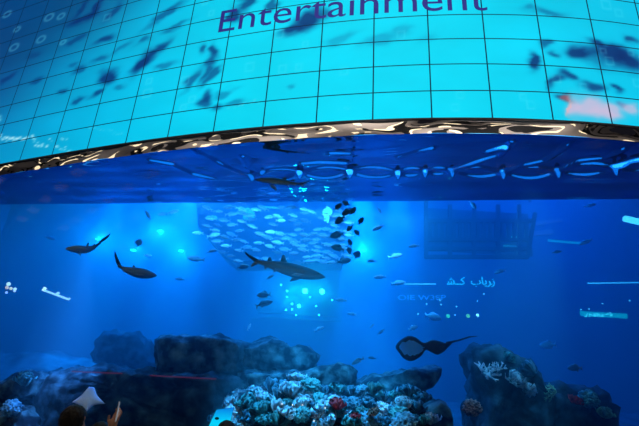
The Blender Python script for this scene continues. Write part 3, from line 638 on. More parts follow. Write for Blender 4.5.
def orient(o, p, L, ang=0.0, flip=False, yaw=0.0):
    az = -math.atan2(p.x, p.y)
    o.rotation_euler = (Matrix.Rotation(az, 3, 'Z') @ Matrix.Rotation((math.radians(ang) if flip else -math.radians(ang)), 3, 'Y') @ Matrix.Rotation((math.pi if flip else 0) + yaw, 3, 'Z')).to_euler()
    o.location = p; o.scale = (L, L, L)
def shark(px, py, len_px, depth, label, skin, ang=0, flip=False, yaw=0., tail_up=.0, caudal=(.17, .17, .07), dors=.07, girth=1.0, pect=1.0):
    """length 1 along x, nose at +x; tail_up lifts the tail stock; caudal = (back, up, lower lobe)"""
    bm = bmesh.new(); prof = [(-.34, .016, .012), (-.26, .024, .02), (-.14, .045, .036), (0, .066, .055), (.12, .074, .065), (.24, .07, .065), (.34, .056, .056), (.42, .038, .045), (.47, .02, .028), (.5, .006, .008)]
    zc = lambda x: tail_up * max(0, -(x - .05)) ** 2 * 4
    body_loft(bm, [((x, .03 * math.sin(x * 5), zc(x)), h * girth, w * girth) for x, h, w in prof], 14)
    tz = zc(-.34); ty = .03 * math.sin(-1.7); cb, cu, cl = caudal
    lens_fin(bm, [(-.29, ty, tz + .018), (-.34 - cb * .62, ty, tz + cu * .72), (-.34 - cb, ty, tz + cu), (-.34 - cb * .86, ty, tz + cu * .62), (-.34 - cb * .45, ty, tz + cu * .2), (-.35, ty, tz - .01)], (0, .012, 0))
    lens_fin(bm, [(-.29, ty, tz - .012), (-.345, ty, tz + .01), (-.36 - cl * .3, ty, tz - cl * .6), (-.36 - cl * .2, ty, tz - cl)], (0, .01, 0))
    lens_fin(bm, [(.03, 0, .06 * girth), (-.03, 0, .066 * girth + dors), (-.055, 0, .066 * girth + dors * .9), (-.06, 0, .052 * girth)], (0, .012, 0))
    z2 = zc(-.17); lens_fin(bm, [(-.14, 0, z2 + .035), (-.19, 0, z2 + .035 + dors * .75), (-.21, 0, z2 + .03 + dors * .6), (-.215, 0, z2 + .025)], (0, .01, 0))
    lens_fin(bm, [(-.17, 0, z2 - .03), (-.22, 0, z2 - .07), (-.235, 0, z2 - .02)], (0, .01, 0))
    for s in (-1, 1):
        lens_fin(bm, [(.25, s * .05, -.035), (.2, s * .10, -.05 - .03 * pect), (.10, s * .17 * pect, -.05 - .06 * pect), (.11, s * .10, -.05 - .03 * pect), (.15, s * .05, -.04)], (0, 0, .012))
        lens_fin(bm, [(-.05, s * .035, -.035), (-.12, s * .07, -.065), (-.11, s * .03, -.04)], (0, 0, .008))
    o = from_bm('shark', bm, SK[skin], None, True); p = at(px, py, depth); L = len_px * mpp(p); orient(o, p, L, ang, flip, yaw)
    for s in (-1, 1):
        e = bmesh.new(); bmesh.ops.create_icosphere(e, subdivisions=2, radius=.009); bmesh.ops.translate(e, verts=e.verts, vec=(.41, s * .042 * girth, .012))
        from_bm('eye', e, mat('eye_black', (.005, .005, .006), .15), o, True)
    return tag(o, label, 'shark')
SK['shark'] = fish_skin('skin_shark', (.015, .02, .035), (.03, .04, .06), (.22, .30, .36), .5, .3)
SK['grey'] = fish_skin('skin_grey', (.03, .045, .065), (.05, .07, .10), (.12, .16, .2), .5, .3)
shark(284, 268, 84, 2.4, 'large dark shark swimming to the right in front of the school of fish', 'shark', ang=-8, caudal=(.16, .09, .085), dors=.085, girth=1.12)
shark(134, 272, 44, 2.4, 'grey shark heading right with its tail fin raised high', 'shark', ang=-1, caudal=(.16, .34, .03), dors=.05, girth=1.6, tail_up=.12, pect=.5)
shark(86, 250, 36, 2.4, 'smaller grey shark heading left with upturned tail, higher than the other left one', 'shark', ang=-7, flip=True, caudal=(.24, .30, .05), dors=.12, girth=1.5, tail_up=.4, pect=1.3)
shark(283, 182, 56, 2.2, 'dim dark shark close under the rippled water surface', 'shark', ang=-2, flip=True, caudal=(.14, .08, .06), dors=.05, girth=.8)

def disc(name, outline, thick, mats, patch=None, tail=None):
    """flat swimming animal: outline (x, z) about the origin in its own plane, domed, rim sharp; patch(x, z) picks material 1"""
    bm = bmesh.new(); n = len(outline); K = 8; c = (sum(p[0] for p in outline) / n, sum(p[1] for p in outline) / n)
    for side in (1, -1):
        rings = []
        for k in range(1, K + 1):
            s = k / K; h = thick * math.sqrt(max(0, 1 - s * s)) * side
            rings.append([bm.verts.new((c[0] + (x - c[0]) * s, h, c[1] + (z - c[1]) * s)) for x, z in outline])
        ctr = bm.verts.new((c[0], thick * side, c[1]))
        for i in range(n): bm.faces.new((rings[0][i], rings[0][(i + 1) % n], ctr))
        for a, b in zip(rings, rings[1:]):
            for i in range(n): bm.faces.new((a[i], a[(i + 1) % n], b[(i + 1) % n], b[i]))
    bmesh.ops.remove_doubles(bm, verts=bm.verts, dist=1e-5)
    if tail: add_tube(bm, tail[0], tail[1], 7)
    if patch:
        for f_ in bm.faces:
            m_ = f_.calc_center_median(); f_.material_index = 1 if patch(m_.x, m_.y, m_.z) else 0
    return from_bm(name, bm, mats, None, True)
def smooth_outline(pts, sub=5):
    out = []; n = len(pts)
    for i in range(n):
        p0, p1, p2, p3 = pts[i - 1], pts[i], pts[(i + 1) % n], pts[(i + 2) % n]
        for k in range(sub):
            t = k / sub
            out.append(tuple(.5 * (2 * p1[j] + (p2[j] - p0[j]) * t + (2 * p0[j] - 5 * p1[j] + 4 * p2[j] - p3[j]) * t * t + (3 * p1[j] - p0[j] - 3 * p2[j] + p3[j]) * t ** 3) for j in (0, 1)))
    return out
def ray_place(o, px, py, depth, lean):
    p = at(px, py, depth); s = mpp(p); o.location = p; o.scale = (s, s, s)
    d = (EYE - p).normalized(); o.rotation_euler = (Matrix.Rotation(-math.atan2(p.x, p.y), 3, 'Z') @ Matrix.Rotation(lean, 3, 'X')).to_euler()
white_skin = noise_mat('ray_white', (.55, .78, 1.0), (.70, .88, 1), .12, .6, .05)
dark_skin = noise_mat('ray_dark', (.015, .02, .035), (.03, .04, .06), .2, .6, .05)
belly_skin = noise_mat('ray_belly', (.08, .42, .85), (.12, .48, .9), .2, .7, .05)
o = disc('ray', smooth_outline([(-3, 12), (-1.2, 12.6), (1.2, 12.6), (3, 11.5), (7, 4), (14.5, -3.2), (15, -4.2), (6, -6), (1.5, -11), (-.5, -13), (-4, -8), (-12, -4.5), (-14, -3.4), (-8, 3)], 5), 2.2, [white_skin], tail=([(-1, 0, -11), (-2.5, .5, -18), (-4, .2, -26)], [.7, .4, .15]))
ray_place(o, 89, 399, .9, -.5); tag(o, 'white diamond-shaped ray rising behind the spectators', 'ray')
ob = smooth_outline([(-30, 0), (-26, 6), (-18, 11), (-10, 10), (-2, 5), (6, 8), (14, 7), (20, 5), (24, 6.5), (25, 5), (21, 1), (17, -3), (11, -6), (5, -4), (0, -2), (-5, -8), (-14, -13), (-22, -11), (-27, -5)], 5)
o = disc('stingray', ob, 2.2, [dark_skin, belly_skin], patch=lambda x, y, z: y < -.2 and ((x + 15) / 12.5) ** 2 + (abs(z + .8) / (7.2 - .012 * (x + 15) ** 2)) ** 2 < 1, tail=([(20, 0, 5.5), (32, .3, 8.5), (42, .2, 12), (50, 0, 13)], [1.2, .9, .8, .25]))
ray_place(o, 426, 348, 2.6, .05); tag(o, 'dark stingray showing a pale round belly, long tail to the right', 'stingray')

# ------------------------------------------------------------------ far side of the tank: built things, and mall reflections modelled as solid objects
def frame_at(px, py, Y):
    d = ray(px, py); p = EYE + d * (Y / d.y); return p
def box_obj(name, a, b, Y0_, Y1_, m, parent=None, origin=None):
    """box filling the photo rectangle a-b at depth Y0_, running back to Y1_"""
    p, q = frame_at(a[0], a[1], Y0_), frame_at(b[0], b[1], Y0_); bm = bmesh.new(); og = origin or Vector((0, 0, 0))
    add_box(bm, Vector(((p.x + q.x) / 2, (Y0_ + Y1_) / 2, (p.z + q.z) / 2)) - og, (abs(q.x - p.x), abs(Y1_ - Y0_), abs(q.z - p.z)))
    return from_bm(name, bm, m, parent)
def glow(name, col, s): return mat(name, (.05, .05, .05), .6, 0, col, s)
# hanging cabin behind the school
YC = 26.0; og = frame_at(270, 262, YC); cab = empty('hanging_cabin', og)
tag(cab, 'dark hull-shaped hanging structure behind the dense school of fish', 'structure')
pr = [frame_at(x, y, YC) - og for x, y in [(196, 196), (198, 226), (222, 254), (232, 261), (344, 260), (346, 226), (346, 196)]]
bm = bmesh.new(); fr = [bm.verts.new(p) for p in pr]; bk = [bm.verts.new(p + Vector((0, 2.5, 0))) for p in pr]; bm.faces.new(fr); bm.faces.new(bk[::-1])
for i in range(len(pr)): k = (i + 1) % len(pr); bm.faces.new((fr[i], fr[k], bk[k], bk[i]))
for x_, y_ in ((215, 196), (330, 196)):
    p = frame_at(x_, y_, YC) - og; b2 = bmesh.new(); add_bar(b2, p + Vector((0, 1, 0)), Vector((p.x, p.y + 1, 17.15 - og.z)), .12); from_bm('hanger', b2, mat('hanger_dark', (.01, .02, .03), .6), cab)
from_bm('hull', bm, noise_mat('hull_paint', (.01, .03, .05), (.03, .07, .10), .8, .8, .2), cab)
for (a, b), nm, cl, s_ in [(((207, 215), (217, 221)), 'lit_opening', (.05, .55, 1), 1.4), (((244, 208), (254, 221)), 'lit_opening', (.08, .75, .8), 1.2), (((324, 206), (331, 222)), 'lit_opening', (.25, 1, 1), 2.6), (((262, 206), (282, 209)), 'lit_opening', (.08, .7, .85), 1.2)]:
    p_, q_ = frame_at(*a, YC) - og, frame_at(*b, YC) - og; b2 = bmesh.new(); bmesh.ops.create_icosphere(b2, subdivisions=4, radius=.5)
    for v_ in b2.verts: v_.co *= 1 + .5 * noise.noise(v_.co * 3.1 + p_)
    bmesh.ops.scale(b2, verts=b2.verts, vec=(abs(q_.x - p_.x), .12, abs(q_.z - p_.z))); bmesh.ops.translate(b2, verts=b2.verts, vec=(p_ + q_) / 2); from_bm(nm, b2, glow('glow_' + str(a[0]), cl, s_), cab, True)
# teal lit window low on the back wall
def window_glow():
    m = bpy.data.materials.new('teal_window'); m.use_nodes = True; nt = m.node_tree; b = nt.nodes['Principled BSDF']
    tc = nt.nodes.new('ShaderNodeTexCoord'); n = nt.nodes.new('ShaderNodeTexNoise'); n.inputs['Scale'].default_value = 1.1; n.inputs['Detail'].default_value = 3
    nt.links.new(tc.outputs['Object'], n.inputs['Vector']); r = nt.nodes.new('ShaderNodeValToRGB'); e = r.color_ramp.elements
    e[0].position = .36; e[0].color = (0, .07, .22, 1); e[1].position = .72; e[1].color = (.0, .70, .55, 1)
    nt.links.new(n.outputs['Fac'], r.inputs[0]); nt.links.new(r.outputs[0], b.inputs['Emission Color'])
    mp = nt.nodes.new('ShaderNodeMapping'); mp.inputs['Location'].default_value = (-1.04, 0, -1.04); mp.inputs['Scale'].default_value = (2.08, 0, 2.08); nt.links.new(tc.outputs['Generated'], mp.inputs[0])
    gr = nt.nodes.new('ShaderNodeTexGradient'); gr.gradient_type = 'QUADRATIC_SPHERE'; nt.links.new(mp.outputs[0], gr.inputs[0])
    ml = nt.nodes.new('ShaderNodeMath'); ml.operation = 'MULTIPLY'; ml.inputs[1].default_value = 2.6; nt.links.new(gr.outputs[1], ml.inputs[0]); nt.links.new(ml.outputs[0], b.inputs['Emission Strength'])
    b.inputs['Base Color'].default_value = (.01, .05, .05, 1)
    return m
YW = 31.15; og = frame_at(298, 318, YW); win = empty('lit_window', og); tag(win, 'teal glowing window full of small lights below the large shark', 'window')
box_obj('pane', (258, 266), (340, 317), YW, YW + .3, window_glow(), win, og)
bm = bmesh.new()
for a, b in [((256, 264), (258, 319)), ((340, 264), (342, 319)), ((256, 317), (342, 319)), ((256, 264), (342, 266))]:
    p, q = frame_at(*a, YW), frame_at(*b, YW); add_box(bm, Vector(((p.x + q.x) / 2, YW, (p.z + q.z) / 2)) - og, (abs(q.x - p.x), .3, abs(q.z - p.z)))
from_bm('frame', bm, mat('frame_teal', (.01, .06, .09), .7), win)
def bulb(px, py, Y, r_px, m, name, label=None, cat=None, group=None, parent=None, og_=None):
    p = frame_at(px, py, Y); bm_ = bmesh.new(); bmesh.ops.create_icosphere(bm_, subdivisions=2, radius=r_px * mpp(p))
    if parent: bmesh.ops.translate(bm_, verts=bm_.verts, vec=p - og_)
    o_ = from_bm(name, bm_, m, parent, True)
    if not parent: o_.location = p; tag(o_, label, cat, group)
    return o_
for x, y, r_, s_ in [(305, 291, 2.6, 6), (322, 291.5, 2.6, 6), (299, 306, 1.8, 4), (292, 304, 1, 4), (287, 291, 1, 4), (281, 285, .9, 4), (286, 310, .9, 4), (292, 309.5, .9, 5), (316, 306, .9, 3), (319, 315, .9, 3), (296, 315, .9, 3), (332, 300, .9, 3), (310, 297, .8, 3), (287, 297, .8, 3)]:
    bulb(x, y, YW - .25, r_, glow('teal_lamp_%d' % s_, (.15, 1, .9), s_ * 2.5), 'lamp', parent=win, og_=og)
def glow_light(px, py, Y, e_, col, rad=.12):
    l = bpy.data.lights.new('lamp_light', 'POINT'); l.energy = e_; l.color = col; l.shadow_soft_size = rad; l_ = bpy.data.objects.new('lamp_light', l); COL.objects.link(l_); l_.location = frame_at(px, py, Y)
for x, y, e_ in [(305, 289, 260), (322, 290, 260), (288, 298, 110), (300, 305, 140)]: glow_light(x, y, YW - .7, e_, (.02, 1, .75))
# added lamps on the back wall that stand in for the cyan glints
for x, y, e_, lab in [(98, 239, 1500, 'round underwater lamp glowing behind the smaller grey shark'), (160, 231, 1900, 'round underwater lamp glowing right of the dark diamond-shaped fish'), (181, 251, 1300, 'round underwater lamp glowing low between the diamond-shaped fish and the school'), (363, 250, 2200, 'round underwater lamp glowing beside the round dark fish'), (133, 250, 900, 'round underwater lamp glowing under the dark diamond-shaped fish')]:
    p = frame_at(x, y, 31.2); lm_ = empty('underwater_lamp', p); tag(lm_, lab, 'lamp')
    bm = bmesh.new(); bmesh.ops.create_icosphere(bm, subdivisions=3, radius=.11); bmesh.ops.scale(bm, verts=bm.verts, vec=(1.8, .8, .8)); from_bm('bulb', bm, glow('lamp_cyan', (.05, .8, 1), 4.0), lm_, True)
    bm = bmesh.new(); add_box(bm, (0, .2, 0), (.5, .22, .3)); bmesh.ops.bevel(bm, geom=bm.edges[:], offset=.04, segments=2, affect='EDGES'); from_bm('housing', bm, mat('lamp_housing', (.02, .04, .06), .5), lm_)
    glow_light(x, y, 30.6, e_, (.02, .6, 1))
# mirrored mall lattice, built as a hanging frame to its right
YL = 25.5; og = frame_at(480, 258, YL); lat = empty('lattice_frame', og); tag(lat, 'large dark lattice frame hanging under the surface on the right', 'frame')
lm = mat('lattice_dark', (.006, .015, .03), .8)
def bars(name, segs, w, m, parent, og_, Y):
    bm_ = bmesh.new()
    for a, b in segs: add_bar(bm_, frame_at(*a, Y) - og_, frame_at(*b, Y) - og_, w, w, Vector((0, 1, 0)))
    return from_bm(name, bm_, m, parent)
bars('rail', [((425, 221), (534, 221)), ((426, 240), (528, 240)), ((425, 257), (528, 257)), ((427, 249), (528, 249))], .22, lm, lat, og, YL)
bars('post', [((426, 200), (426, 258)), ((450, 205), (450, 257)), ((474, 205), (474, 257)), ((498, 205), (498, 257)), ((519, 205), (519, 257)), ((535, 213), (527, 258))], .2, lm, lat, og, YL)
bm = bmesh.new()
for x_ in (426, 530):
    p = frame_at(x_, 202, YL) - og; add_bar(bm, p, Vector((p.x, p.y, 17.15 - og.z)), .12)
from_bm('hanger', bm, lm, lat)
bars('slats', [((x, 222), (x, 239)) for x in range(430, 530, 6)], .16, lm, lat, og, YL)
for nm, a, b, cl in [('lit_panel', (512, 236), (522, 241), (.05, .85, .5)), ('lit_panel', (504, 245), (522, 248), (.02, .45, .5))]:
    box_obj(nm, a, b, YL + .15, YL + .3, glow('green_%d' % a[0], cl, 1.0), lat, og)
box_obj('back_panel', (427, 208), (533, 256), YL + .8, YL + .95, mat('lattice_back', (.01, .03, .07), .8), lat, og)
# reflected mall signs, built as lit lettering on the back wall
def sign(name, body, x0, x1, ybase, h_px, Y, m, label, mirror=False, backing=None):
    me, co = text_mesh(body, .02); a, b = frame_at(x0, ybase, Y), frame_at(x1, ybase, Y); hh = (frame_at(x0, ybase - h_px, Y) - a).length
    w0, w1 = co[:, 0].min(), co[:, 0].max(); b0, b1 = co[:, 1].min(), co[:, 1].max(); L = (b - a).length; out = np.zeros_like(co); dx = (b - a).normalized()
    for i, (x, y, z) in enumerate(co):
        u = (x - w0) / (w1 - w0); u = 1 - u if mirror else u
        p = dx * (u * L) + Vector((0, 0, 1)) * ((y - b0) / (b1 - b0) * hh); out[i] = (p.x, p.y - z * 2, p.z)
    me.vertices.foreach_set('co', out.ravel()); me.update(); root = empty(name, a); tag(root, label, 'sign'); link('lettering', me, m, root)
    return root, a
sg, a0 = sign('neon_sign', '\ufeb7\u0640\u0640\ufb90  \ufe8f\ufe8e\ufbfe\ufeae\ufeaf', 447, 495, 287, 10, 31.42, glow('neon_cyan', (.05, .6, .7), 3.5), 'glowing cyan cursive script sign right of the long light strip')
sign('faint_sign', 'OIE W3SP', 398, 446, 300, 5, 31.42, glow('neon_faint', (.04, .3, .7), 2.2), 'faint block letter sign under the long light strip', False)
a0 = frame_at(584, 318, 31.42); sg = empty('green_sign', a0); tag(sg, 'glowing green sign board low on the right with tiny illegible lettering', 'sign')
bm = bmesh.new(); rg = random.Random(5); x_ = 584.0
while x_ < 613:
    w_ = rg.uniform(2, 4); add_tube(bm, [frame_at(x_ + w_ * q / 5, 315.3 + rg.uniform(-2.0, 1.8), 31.40) - a0 for q in range(6)], .028, 5); x_ += w_ + rg.uniform(.8, 1.6)
from_bm('lettering', bm, glow('neon_mint', (.3, 1, .9), 4), sg)
box_obj('board', (580, 311), (628, 318.5), 31.44, 31.5, glow('green_board', (0, .6, .5), 2.0), sg, a0)
# thin reflections of mall lights, built as glowing bars
def strip(name, pa_, pb_, Y, w, m, label):
    p, q = frame_at(*pa_, Y), frame_at(*pb_, Y); bm_ = bmesh.new(); add_bar(bm_, Vector((0, 0, 0)), q - p, w, w, Vector((0, 1, 0))); o_ = from_bm(name, bm_, m); o_.location = p
    return tag(o_, label, 'light')
st = glow('tube_white', (.25, .75, 1), 2.6)
strip('light_strip', (404, 284), (436, 284), 31.42, .07, st, 'thin horizontal light strip left of the cursive script sign')
strip('light_strip', (588, 283.3), (639, 282.5), 31.42, .08, st, 'thin horizontal light strip at the right edge of the tank')
strip('light_tube', (624, 218.5), (642, 222.5), 27.0, .30, glow('tube_bright', (.45, 1, .95), 3.2), 'short bright white tube at the right edge near the surface')
strip('green_streak', (548, 240.5), (583, 243.5), 31.38, .14, glow('tube_green', (.0, .5, .4), 1.5), 'dim green horizontal light streak right of the lattice frame')
strip('dim_beam', (534, 224), (562, 220), 31.4, .22, glow('tube_tan', (.16, .12, .28), .6), 'dim purplish beam right of the lattice frame, upper of two')
strip('dim_beam', (530, 234), (552, 232), 31.4, .30, glow('tube_tan', (.16, .12, .28), .6), 'dim purplish beam right of the lattice frame, lower of two')
og = frame_at(43, 289, 24.0); tb = empty('slanted_tube', og); tag(tb, 'slanting white light tube with a hook at each end on the far left', 'light'); tw = glow('tube_left', (.62, .72, 1), 2.0)  # reflection of a mall light, built as a glowing tube
bars('tube', [((43, 290), (69, 299.5))], .10, tw, tb, og, 24.0); bars('hook', [((43, 291), (45.5, 287.5))], .12, glow('tube_tip', (1, .85, .75), 2.4), tb, og, 24.0); bars('hook', [((68, 300), (70, 298))], .07, tw, tb, og, 24.0); bars('clip', [((56, 294.5), (59, 292.5))], .10, tw, tb, og, 24.0)
og = frame_at(9, 292, 24.0); lp = empty('cluster_lamp', og); tag(lp, 'cluster of small warm white lamps at the far left edge', 'lamp')  # reflected mall lamps, built as bulbs inside the tank
for x, y, r_, c_ in [(8.5, 284, 1.9, (1, .85, .7)), (7, 287.5, 1.7, (1, .45, .3)), (11, 288.5, 1.6, (1, .6, .4)), (15, 289, 1.5, (.9, .85, 1)), (14.5, 291, 1.2, (.8, .7, .9)), (6.5, 292.5, 1.3, (.5, .5, 1))]:
    bulb(x, y, 24.0, r_, mat('warm_%d' % int(x * 10), (.1, .1, .1), .5, 0, c_, 2.0), 'bulb', parent=lp, og_=og)
box_obj('lamp_bracket', (5, 291), (16, 292), 24.05, 24.2, mat('bracket_dark', (.02, .02, .04), .6), lp, og)
# loose mall light reflections, built as small glowing balls
for x, y in [(426.5, 304), (440, 300), (441, 304.5), (456.5, 306.5), (477.5, 301), (484, 294), (418, 314), (455, 315), (482, 246), (581, 309.5), (589, 309), (602.5, 303.5), (629.5, 300.5), (610, 313)]:
    bulb(x, y, 31.45, .7, glow('dot_white', (.55, .95, 1), 4.0), 'light_point', 'tiny white point of light scattered around the lit signs on the right', 'light', 'points of light around the right signs')
for x, y, cl, nm, lab in [(448, 316, (.15, .8, .25), 'lamp_green', 'small green lamp under the cursive script sign, left of the olive one'), (468, 316, (.4, .7, .1), 'lamp_olive', 'small olive green lamp under the cursive script sign'), (477.5, 315, (1, .9, .9), 'lamp_pink', 'bright white lamp right of the olive green lamp'), (497, 388, None, None, None)]:
    if cl: bulb(x, y, 31.4, 2.0 if nm != 'lamp_pink' else 1.4, glow(nm, cl, 3 if nm != 'lamp_pink' else 8), 'lamp', lab, 'lamp')
LW = 'tiny warm point of light shining among the heaped corals'
for x, y in [(292.5, 405), (302.5, 405), (282, 404), (314, 421), (325, 408)]:
    p = at(x, y, -.0 + .35); bm = bmesh.new(); bmesh.ops.create_icosphere(bm, subdivisions=2, radius=.65 * mpp(p)); o = from_bm('light_point', bm, glow('dot_warm', (1, .85, .7), 1.6), None, True); o.location = p; tag(o, LW, 'light', 'points of light among the corals')
# string of small lamps, and red reflections built as strips along the rock ledges
p0 = at(262, 388, 2.6); ls = empty('lamp_string', p0); tag(ls, 'short string of tiny reddish lamps above the coral heap', 'light string')
bm = bmesh.new(); add_tube(bm, [at(261, 387.5, 2.6) - p0, at(290, 389.5, 2.6) - p0], .012, 6); from_bm('wire', bm, mat('wire_dark', (.02, .02, .02), .6), ls)
for i in range(9):
    p = at(262 + i * 3.3, 388 + i * .15, 2.58); bm = bmesh.new(); bmesh.ops.create_icosphere(bm, subdivisions=1, radius=.022); bmesh.ops.translate(bm, verts=bm.verts, vec=p - p0); from_bm('bulb', bm, glow('bulb_red', (.7, .25, .35), 1.2), ls, True)
for (a, b), lab, s_ in [(((72, 371.5), (122, 373.5)), 'dull red light strip along the dark ledge, left one', .35), (((150, 375.5), (216, 379)), 'dull red light strip along the dark ledge under the square slab', .35)]:
    p, q = at(a[0], a[1], 1.75), at(b[0], b[1], 1.75); bm = bmesh.new(); add_bar(bm, Vector((0, 0, 0)), q - p, .035, .035); o = from_bm('red_strip', bm, glow('red_glow', (.40, .03, .16), s_ * .45)); o.location = p; tag(o, lab, 'light')
# glowing cyan screen by the middle spectator
p = at(219, 418, -6.5); s = mpp(p); dsp = empty('display_screen', p); tag(dsp, 'small tilted bright cyan screen held up beside the middle dark head', 'screen')
def dm():
    m = bpy.data.materials.new('cyan_display'); m.use_nodes = True; nt = m.node_tree; b = nt.nodes['Principled BSDF']; tc = nt.nodes.new('ShaderNodeTexCoord'); sp = nt.nodes.new('ShaderNodeSeparateXYZ'); r = nt.nodes.new('ShaderNodeValToRGB')
    nt.links.new(tc.outputs['Generated'], sp.inputs[0]); nt.links.new(sp.outputs[2], r.inputs[0]); e = r.color_ramp.elements; e[0].position = .5; e[0].color = (0, .62, .95, 1); e[1].position = 1; e[1].color = (0, .16, .75, 1)
    nt.links.new(r.outputs[0], b.inputs['Emission Color']); b.inputs['Emission Strength'].default_value = 1.0; b.inputs['Base Color'].default_value = (0, .02, .03, 1); return m
def slab(name, pts, y0, y1, m, parent):
    bm_ = bmesh.new(); A = [bm_.verts.new((x, y0, z)) for x, z in pts]; B = [bm_.verts.new((x, y1, z)) for x, z in pts]; bm_.faces.new(A); bm_.faces.new(B[::-1])
    for i in range(len(pts)): k = (i + 1) % len(pts); bm_.faces.new((A[i], A[k], B[k], B[i]))
    return from_bm(name, bm_, m, parent)
qd = [(-12 * s, -16 * s), (-3.5 * s, 7.5 * s), (13.5 * s, 10.5 * s), (10 * s, -16 * s)]
slab('display', qd, -.002, .0, dm(), dsp); slab('case', [(x * 1.03, z * 1.02) for x, z in qd], .0005, .009, mat('case_black', (.01, .01, .012), .4), dsp)
slab('dark_spot', [(-2 * s + 2.2 * s * math.cos(k), -.5 * s + 1.3 * s * math.sin(k)) for k in np.arange(0, 6.2, .6)], -.0035, -.0021, mat('spot_navy', (0, .02, .06), .6), dsp)

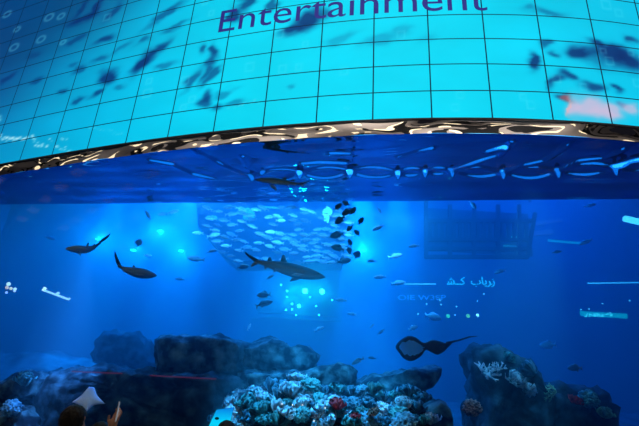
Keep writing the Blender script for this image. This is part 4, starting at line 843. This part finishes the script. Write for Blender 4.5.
# ------------------------------------------------------------------ spectators
skin_m = noise_mat('skin', (.30, .15, .10), (.42, .22, .15), 12, .55, .03); hair_m = noise_mat('hair_black', (.006, .005, .006), (.02, .016, .015), 40, .6, .3)
def person(name_label, head_px, head_py, width_px, dist, yaw, shirt, arm_to=None, hair='short'):
    """standing figure; head_px, head_py = middle of the top of the head in the photo"""
    d = ray(head_px, head_py); top = EYE + d * (dist / d.y); H = top.z; k = H / 1.72; root = empty('person', (top.x, top.y, 0), (0, 0, yaw)); tag(root, name_label, 'person')
    g = []; e = []
    def V_(x, y, z, r, par=None):
        g.append((x * k, y * k, z * k, r * k)); i = len(g) - 1
        if par is not None: e.append((par, i))
        return i
    pel = V_(0, 0, .95, .135); ab = V_(0, 0, 1.1, .125, pel); ch = V_(0, .0, 1.28, .14, ab); up_ = V_(0, -.01, 1.40, .10, ch); nk = V_(0, 0, 1.48, .055, up_); h1 = V_(0, .02, 1.56, .070, nk); h2 = V_(0, .012, 1.625, .078, h1); V_(0, .0, 1.665, .05, h2)
    ns = V_(0, .095, 1.575, .014, h1)
    for sx in (-1, 1):
        V_(sx * .083, 0, 1.585, .013, h2)
        hp = V_(sx * .095, 0, .88, .095, pel); kn = V_(sx * .10, .01, .50, .06, hp); an = V_(sx * .10, -.02, .09, .042, kn); V_(sx * .11, .12, .035, .032, an)
        sh = V_(sx * .17, -.01, 1.39, .062, up_)
        if arm_to is not None and sx == arm_to[0]:
            W_ = arm_to[1]; el = V_(sx * .26, .12, 1.20, .045, sh); wr = V_(W_[0], W_[1], W_[2] - .07, .028, el); pm = V_(W_[0], W_[1] + .0, W_[2] - .02, .032, wr)
            for q, (fx, L) in enumerate([(-.03, .062), (-.01, .075), (.01, .07), (.03, .055)]):
                a1 = V_(W_[0] + fx, W_[1] + .02, W_[2] + .02 + L * .25, .0095, pm); a2 = V_(W_[0] + fx, W_[1] + .035, W_[2] + .02 + L * .75, .0085, a1); V_(W_[0] + fx, W_[1] + .022, W_[2] + .02 + L, .0075, a2)
            t1 = V_(W_[0] - sx * .045, W_[1] - .01, W_[2] + .0, .011, pm); V_(W_[0] - sx * .04, W_[1] - .015, W_[2] + .04, .009, t1)
        else:
            el = V_(sx * .23, -.01, 1.10, .045, sh); wr = V_(sx * .25, .06, .86, .03, el); pm = V_(sx * .25, .075, .79, .034, wr)
            for q, (fy, L) in enumerate([(-.028, .06), (-.01, .075), (.012, .08), (.032, .065)]):
                a1 = V_(sx * .25, .075 + fy, .75, .009, pm); V_(sx * .243, .085 + fy, .75 - L, .0075, a1)
            t1 = V_(sx * .235, .12, .77, .011, pm); V_(sx * .225, .135, .73, .009, t1)
    me = bpy.data.meshes.new('body'); me.from_pydata([v[:3] for v in g], e, []); me.update(); o = link('body', me, [skin_m], root)
    md = o.modifiers.new('skin', 'SKIN'); md.use_smooth_shade = True
    for i, v in enumerate(g): sv = me.skin_vertices[0].data[i]; sv.radius = (v[3], v[3]); sv.use_root = (i == 0)
    o.modifiers.new('sub', 'SUBSURF').render_levels = 2; o.modifiers['sub'].levels = 2
    # hair cap with a rough hairline
    bm_ = bmesh.new(); bmesh.ops.create_icosphere(bm_, subdivisions=4, radius=1)
    for v in bm_.verts:
        n_ = v.co.copy(); s_ = 1 + .07 * noise.noise(n_ * 5 + Vector((head_px, 0, 0))); v.co = Vector((n_.x * .089 * s_, n_.y * .102 * s_ - .006, n_.z * .105 * s_ + 1.618)) * k
    kill = [v for v in bm_.verts if (v.co.y / k > .045 and v.co.z / k < 1.645) or v.co.z / k < 1.54 + (.0 if hair == 'short' else -.05)]
    bmesh.ops.delete(bm_, geom=kill, context='VERTS'); bmesh.ops.solidify(bm_, geom=bm_.faces[:], thickness=.006)
    from_bm('hair', bm_, hair_m, root, True)
    # shirt and trousers, close to the body
    for nm, rings_, m_ in [('shirt', [(.90, .175, .125), (1.0, .165, .12), (1.15, .165, .125), (1.30, .19, .135), (1.39, .20, .11), (1.445, .12, .085), (1.47, .068, .068)], shirt), ('trousers', [(.72, .19, .115), (.82, .185, .125), (.92, .175, .13), (1.0, .168, .122)], mat('denim_dark', (.01, .012, .025), .9))]:
        bm_ = bmesh.new(); R_ = []
        for z, rx, ry in rings_: R_.append([bm_.verts.new((rx * k * math.cos(t), ry * k * math.sin(t), z * k)) for t in np.arange(0, 2 * math.pi - .01, math.pi / 12)])
        for a, b in zip(R_, R_[1:]):
            for i in range(24): bm_.faces.new((a[i], a[(i + 1) % 24], b[(i + 1) % 24], b[i]))
        bmesh.ops.solidify(bm_, geom=bm_.faces[:], thickness=.008); from_bm(nm, bm_, m_, root, True)
    return root, k
PH = ray(113.2, 421) ; PH = EYE + PH * (3.75 / PH.y)
d_ = ray(77, 405); tp_ = EYE + d_ * (3.9 / d_.y); kk = tp_.z / 1.72
hl = (Matrix.Rotation(.6, 3, 'Z') @ (PH - Vector((tp_.x, tp_.y, 0)))) / kk
root, k = person('person with short black hair holding up a phone, standing at the left', 77, 405, 20, 3.9, -.6, mat('shirt_dark', (.012, .012, .02), .9), (1, tuple(hl)))
bpy.context.view_layer.update()
ph = empty('phone', PH + Vector((.012, .012, .062)), (0, .16, 1.57 + .36)); tag(ph, 'slim white phone raised in the hand of the left spectator', 'phone')
bm = bmesh.new(); add_box(bm, (0, 0, 0), (.07, .008, .145)); bmesh.ops.bevel(bm, geom=bm.edges[:], offset=.003, segments=2, affect='EDGES'); from_bm('case', bm, mat('phone_white', (.75, .78, .8), .3), ph)
bm = bmesh.new(); add_box(bm, (0, -.0045, 0), (.064, .001, .135)); from_bm('display', bm, glow('phone_glow', (.5, .75, 1), 1.2), ph)
person('person of whom only the dark crown shows, beside the raised phone', 102, 421.5, 13, 4.6, -.3, mat('shirt_navy', (.01, .012, .03), .9))
person('person of whom only the dark crown shows, beside the cyan screen', 227.5, 420.5, 15, 4.2, .1, mat('shirt_black', (.01, .01, .012), .9))
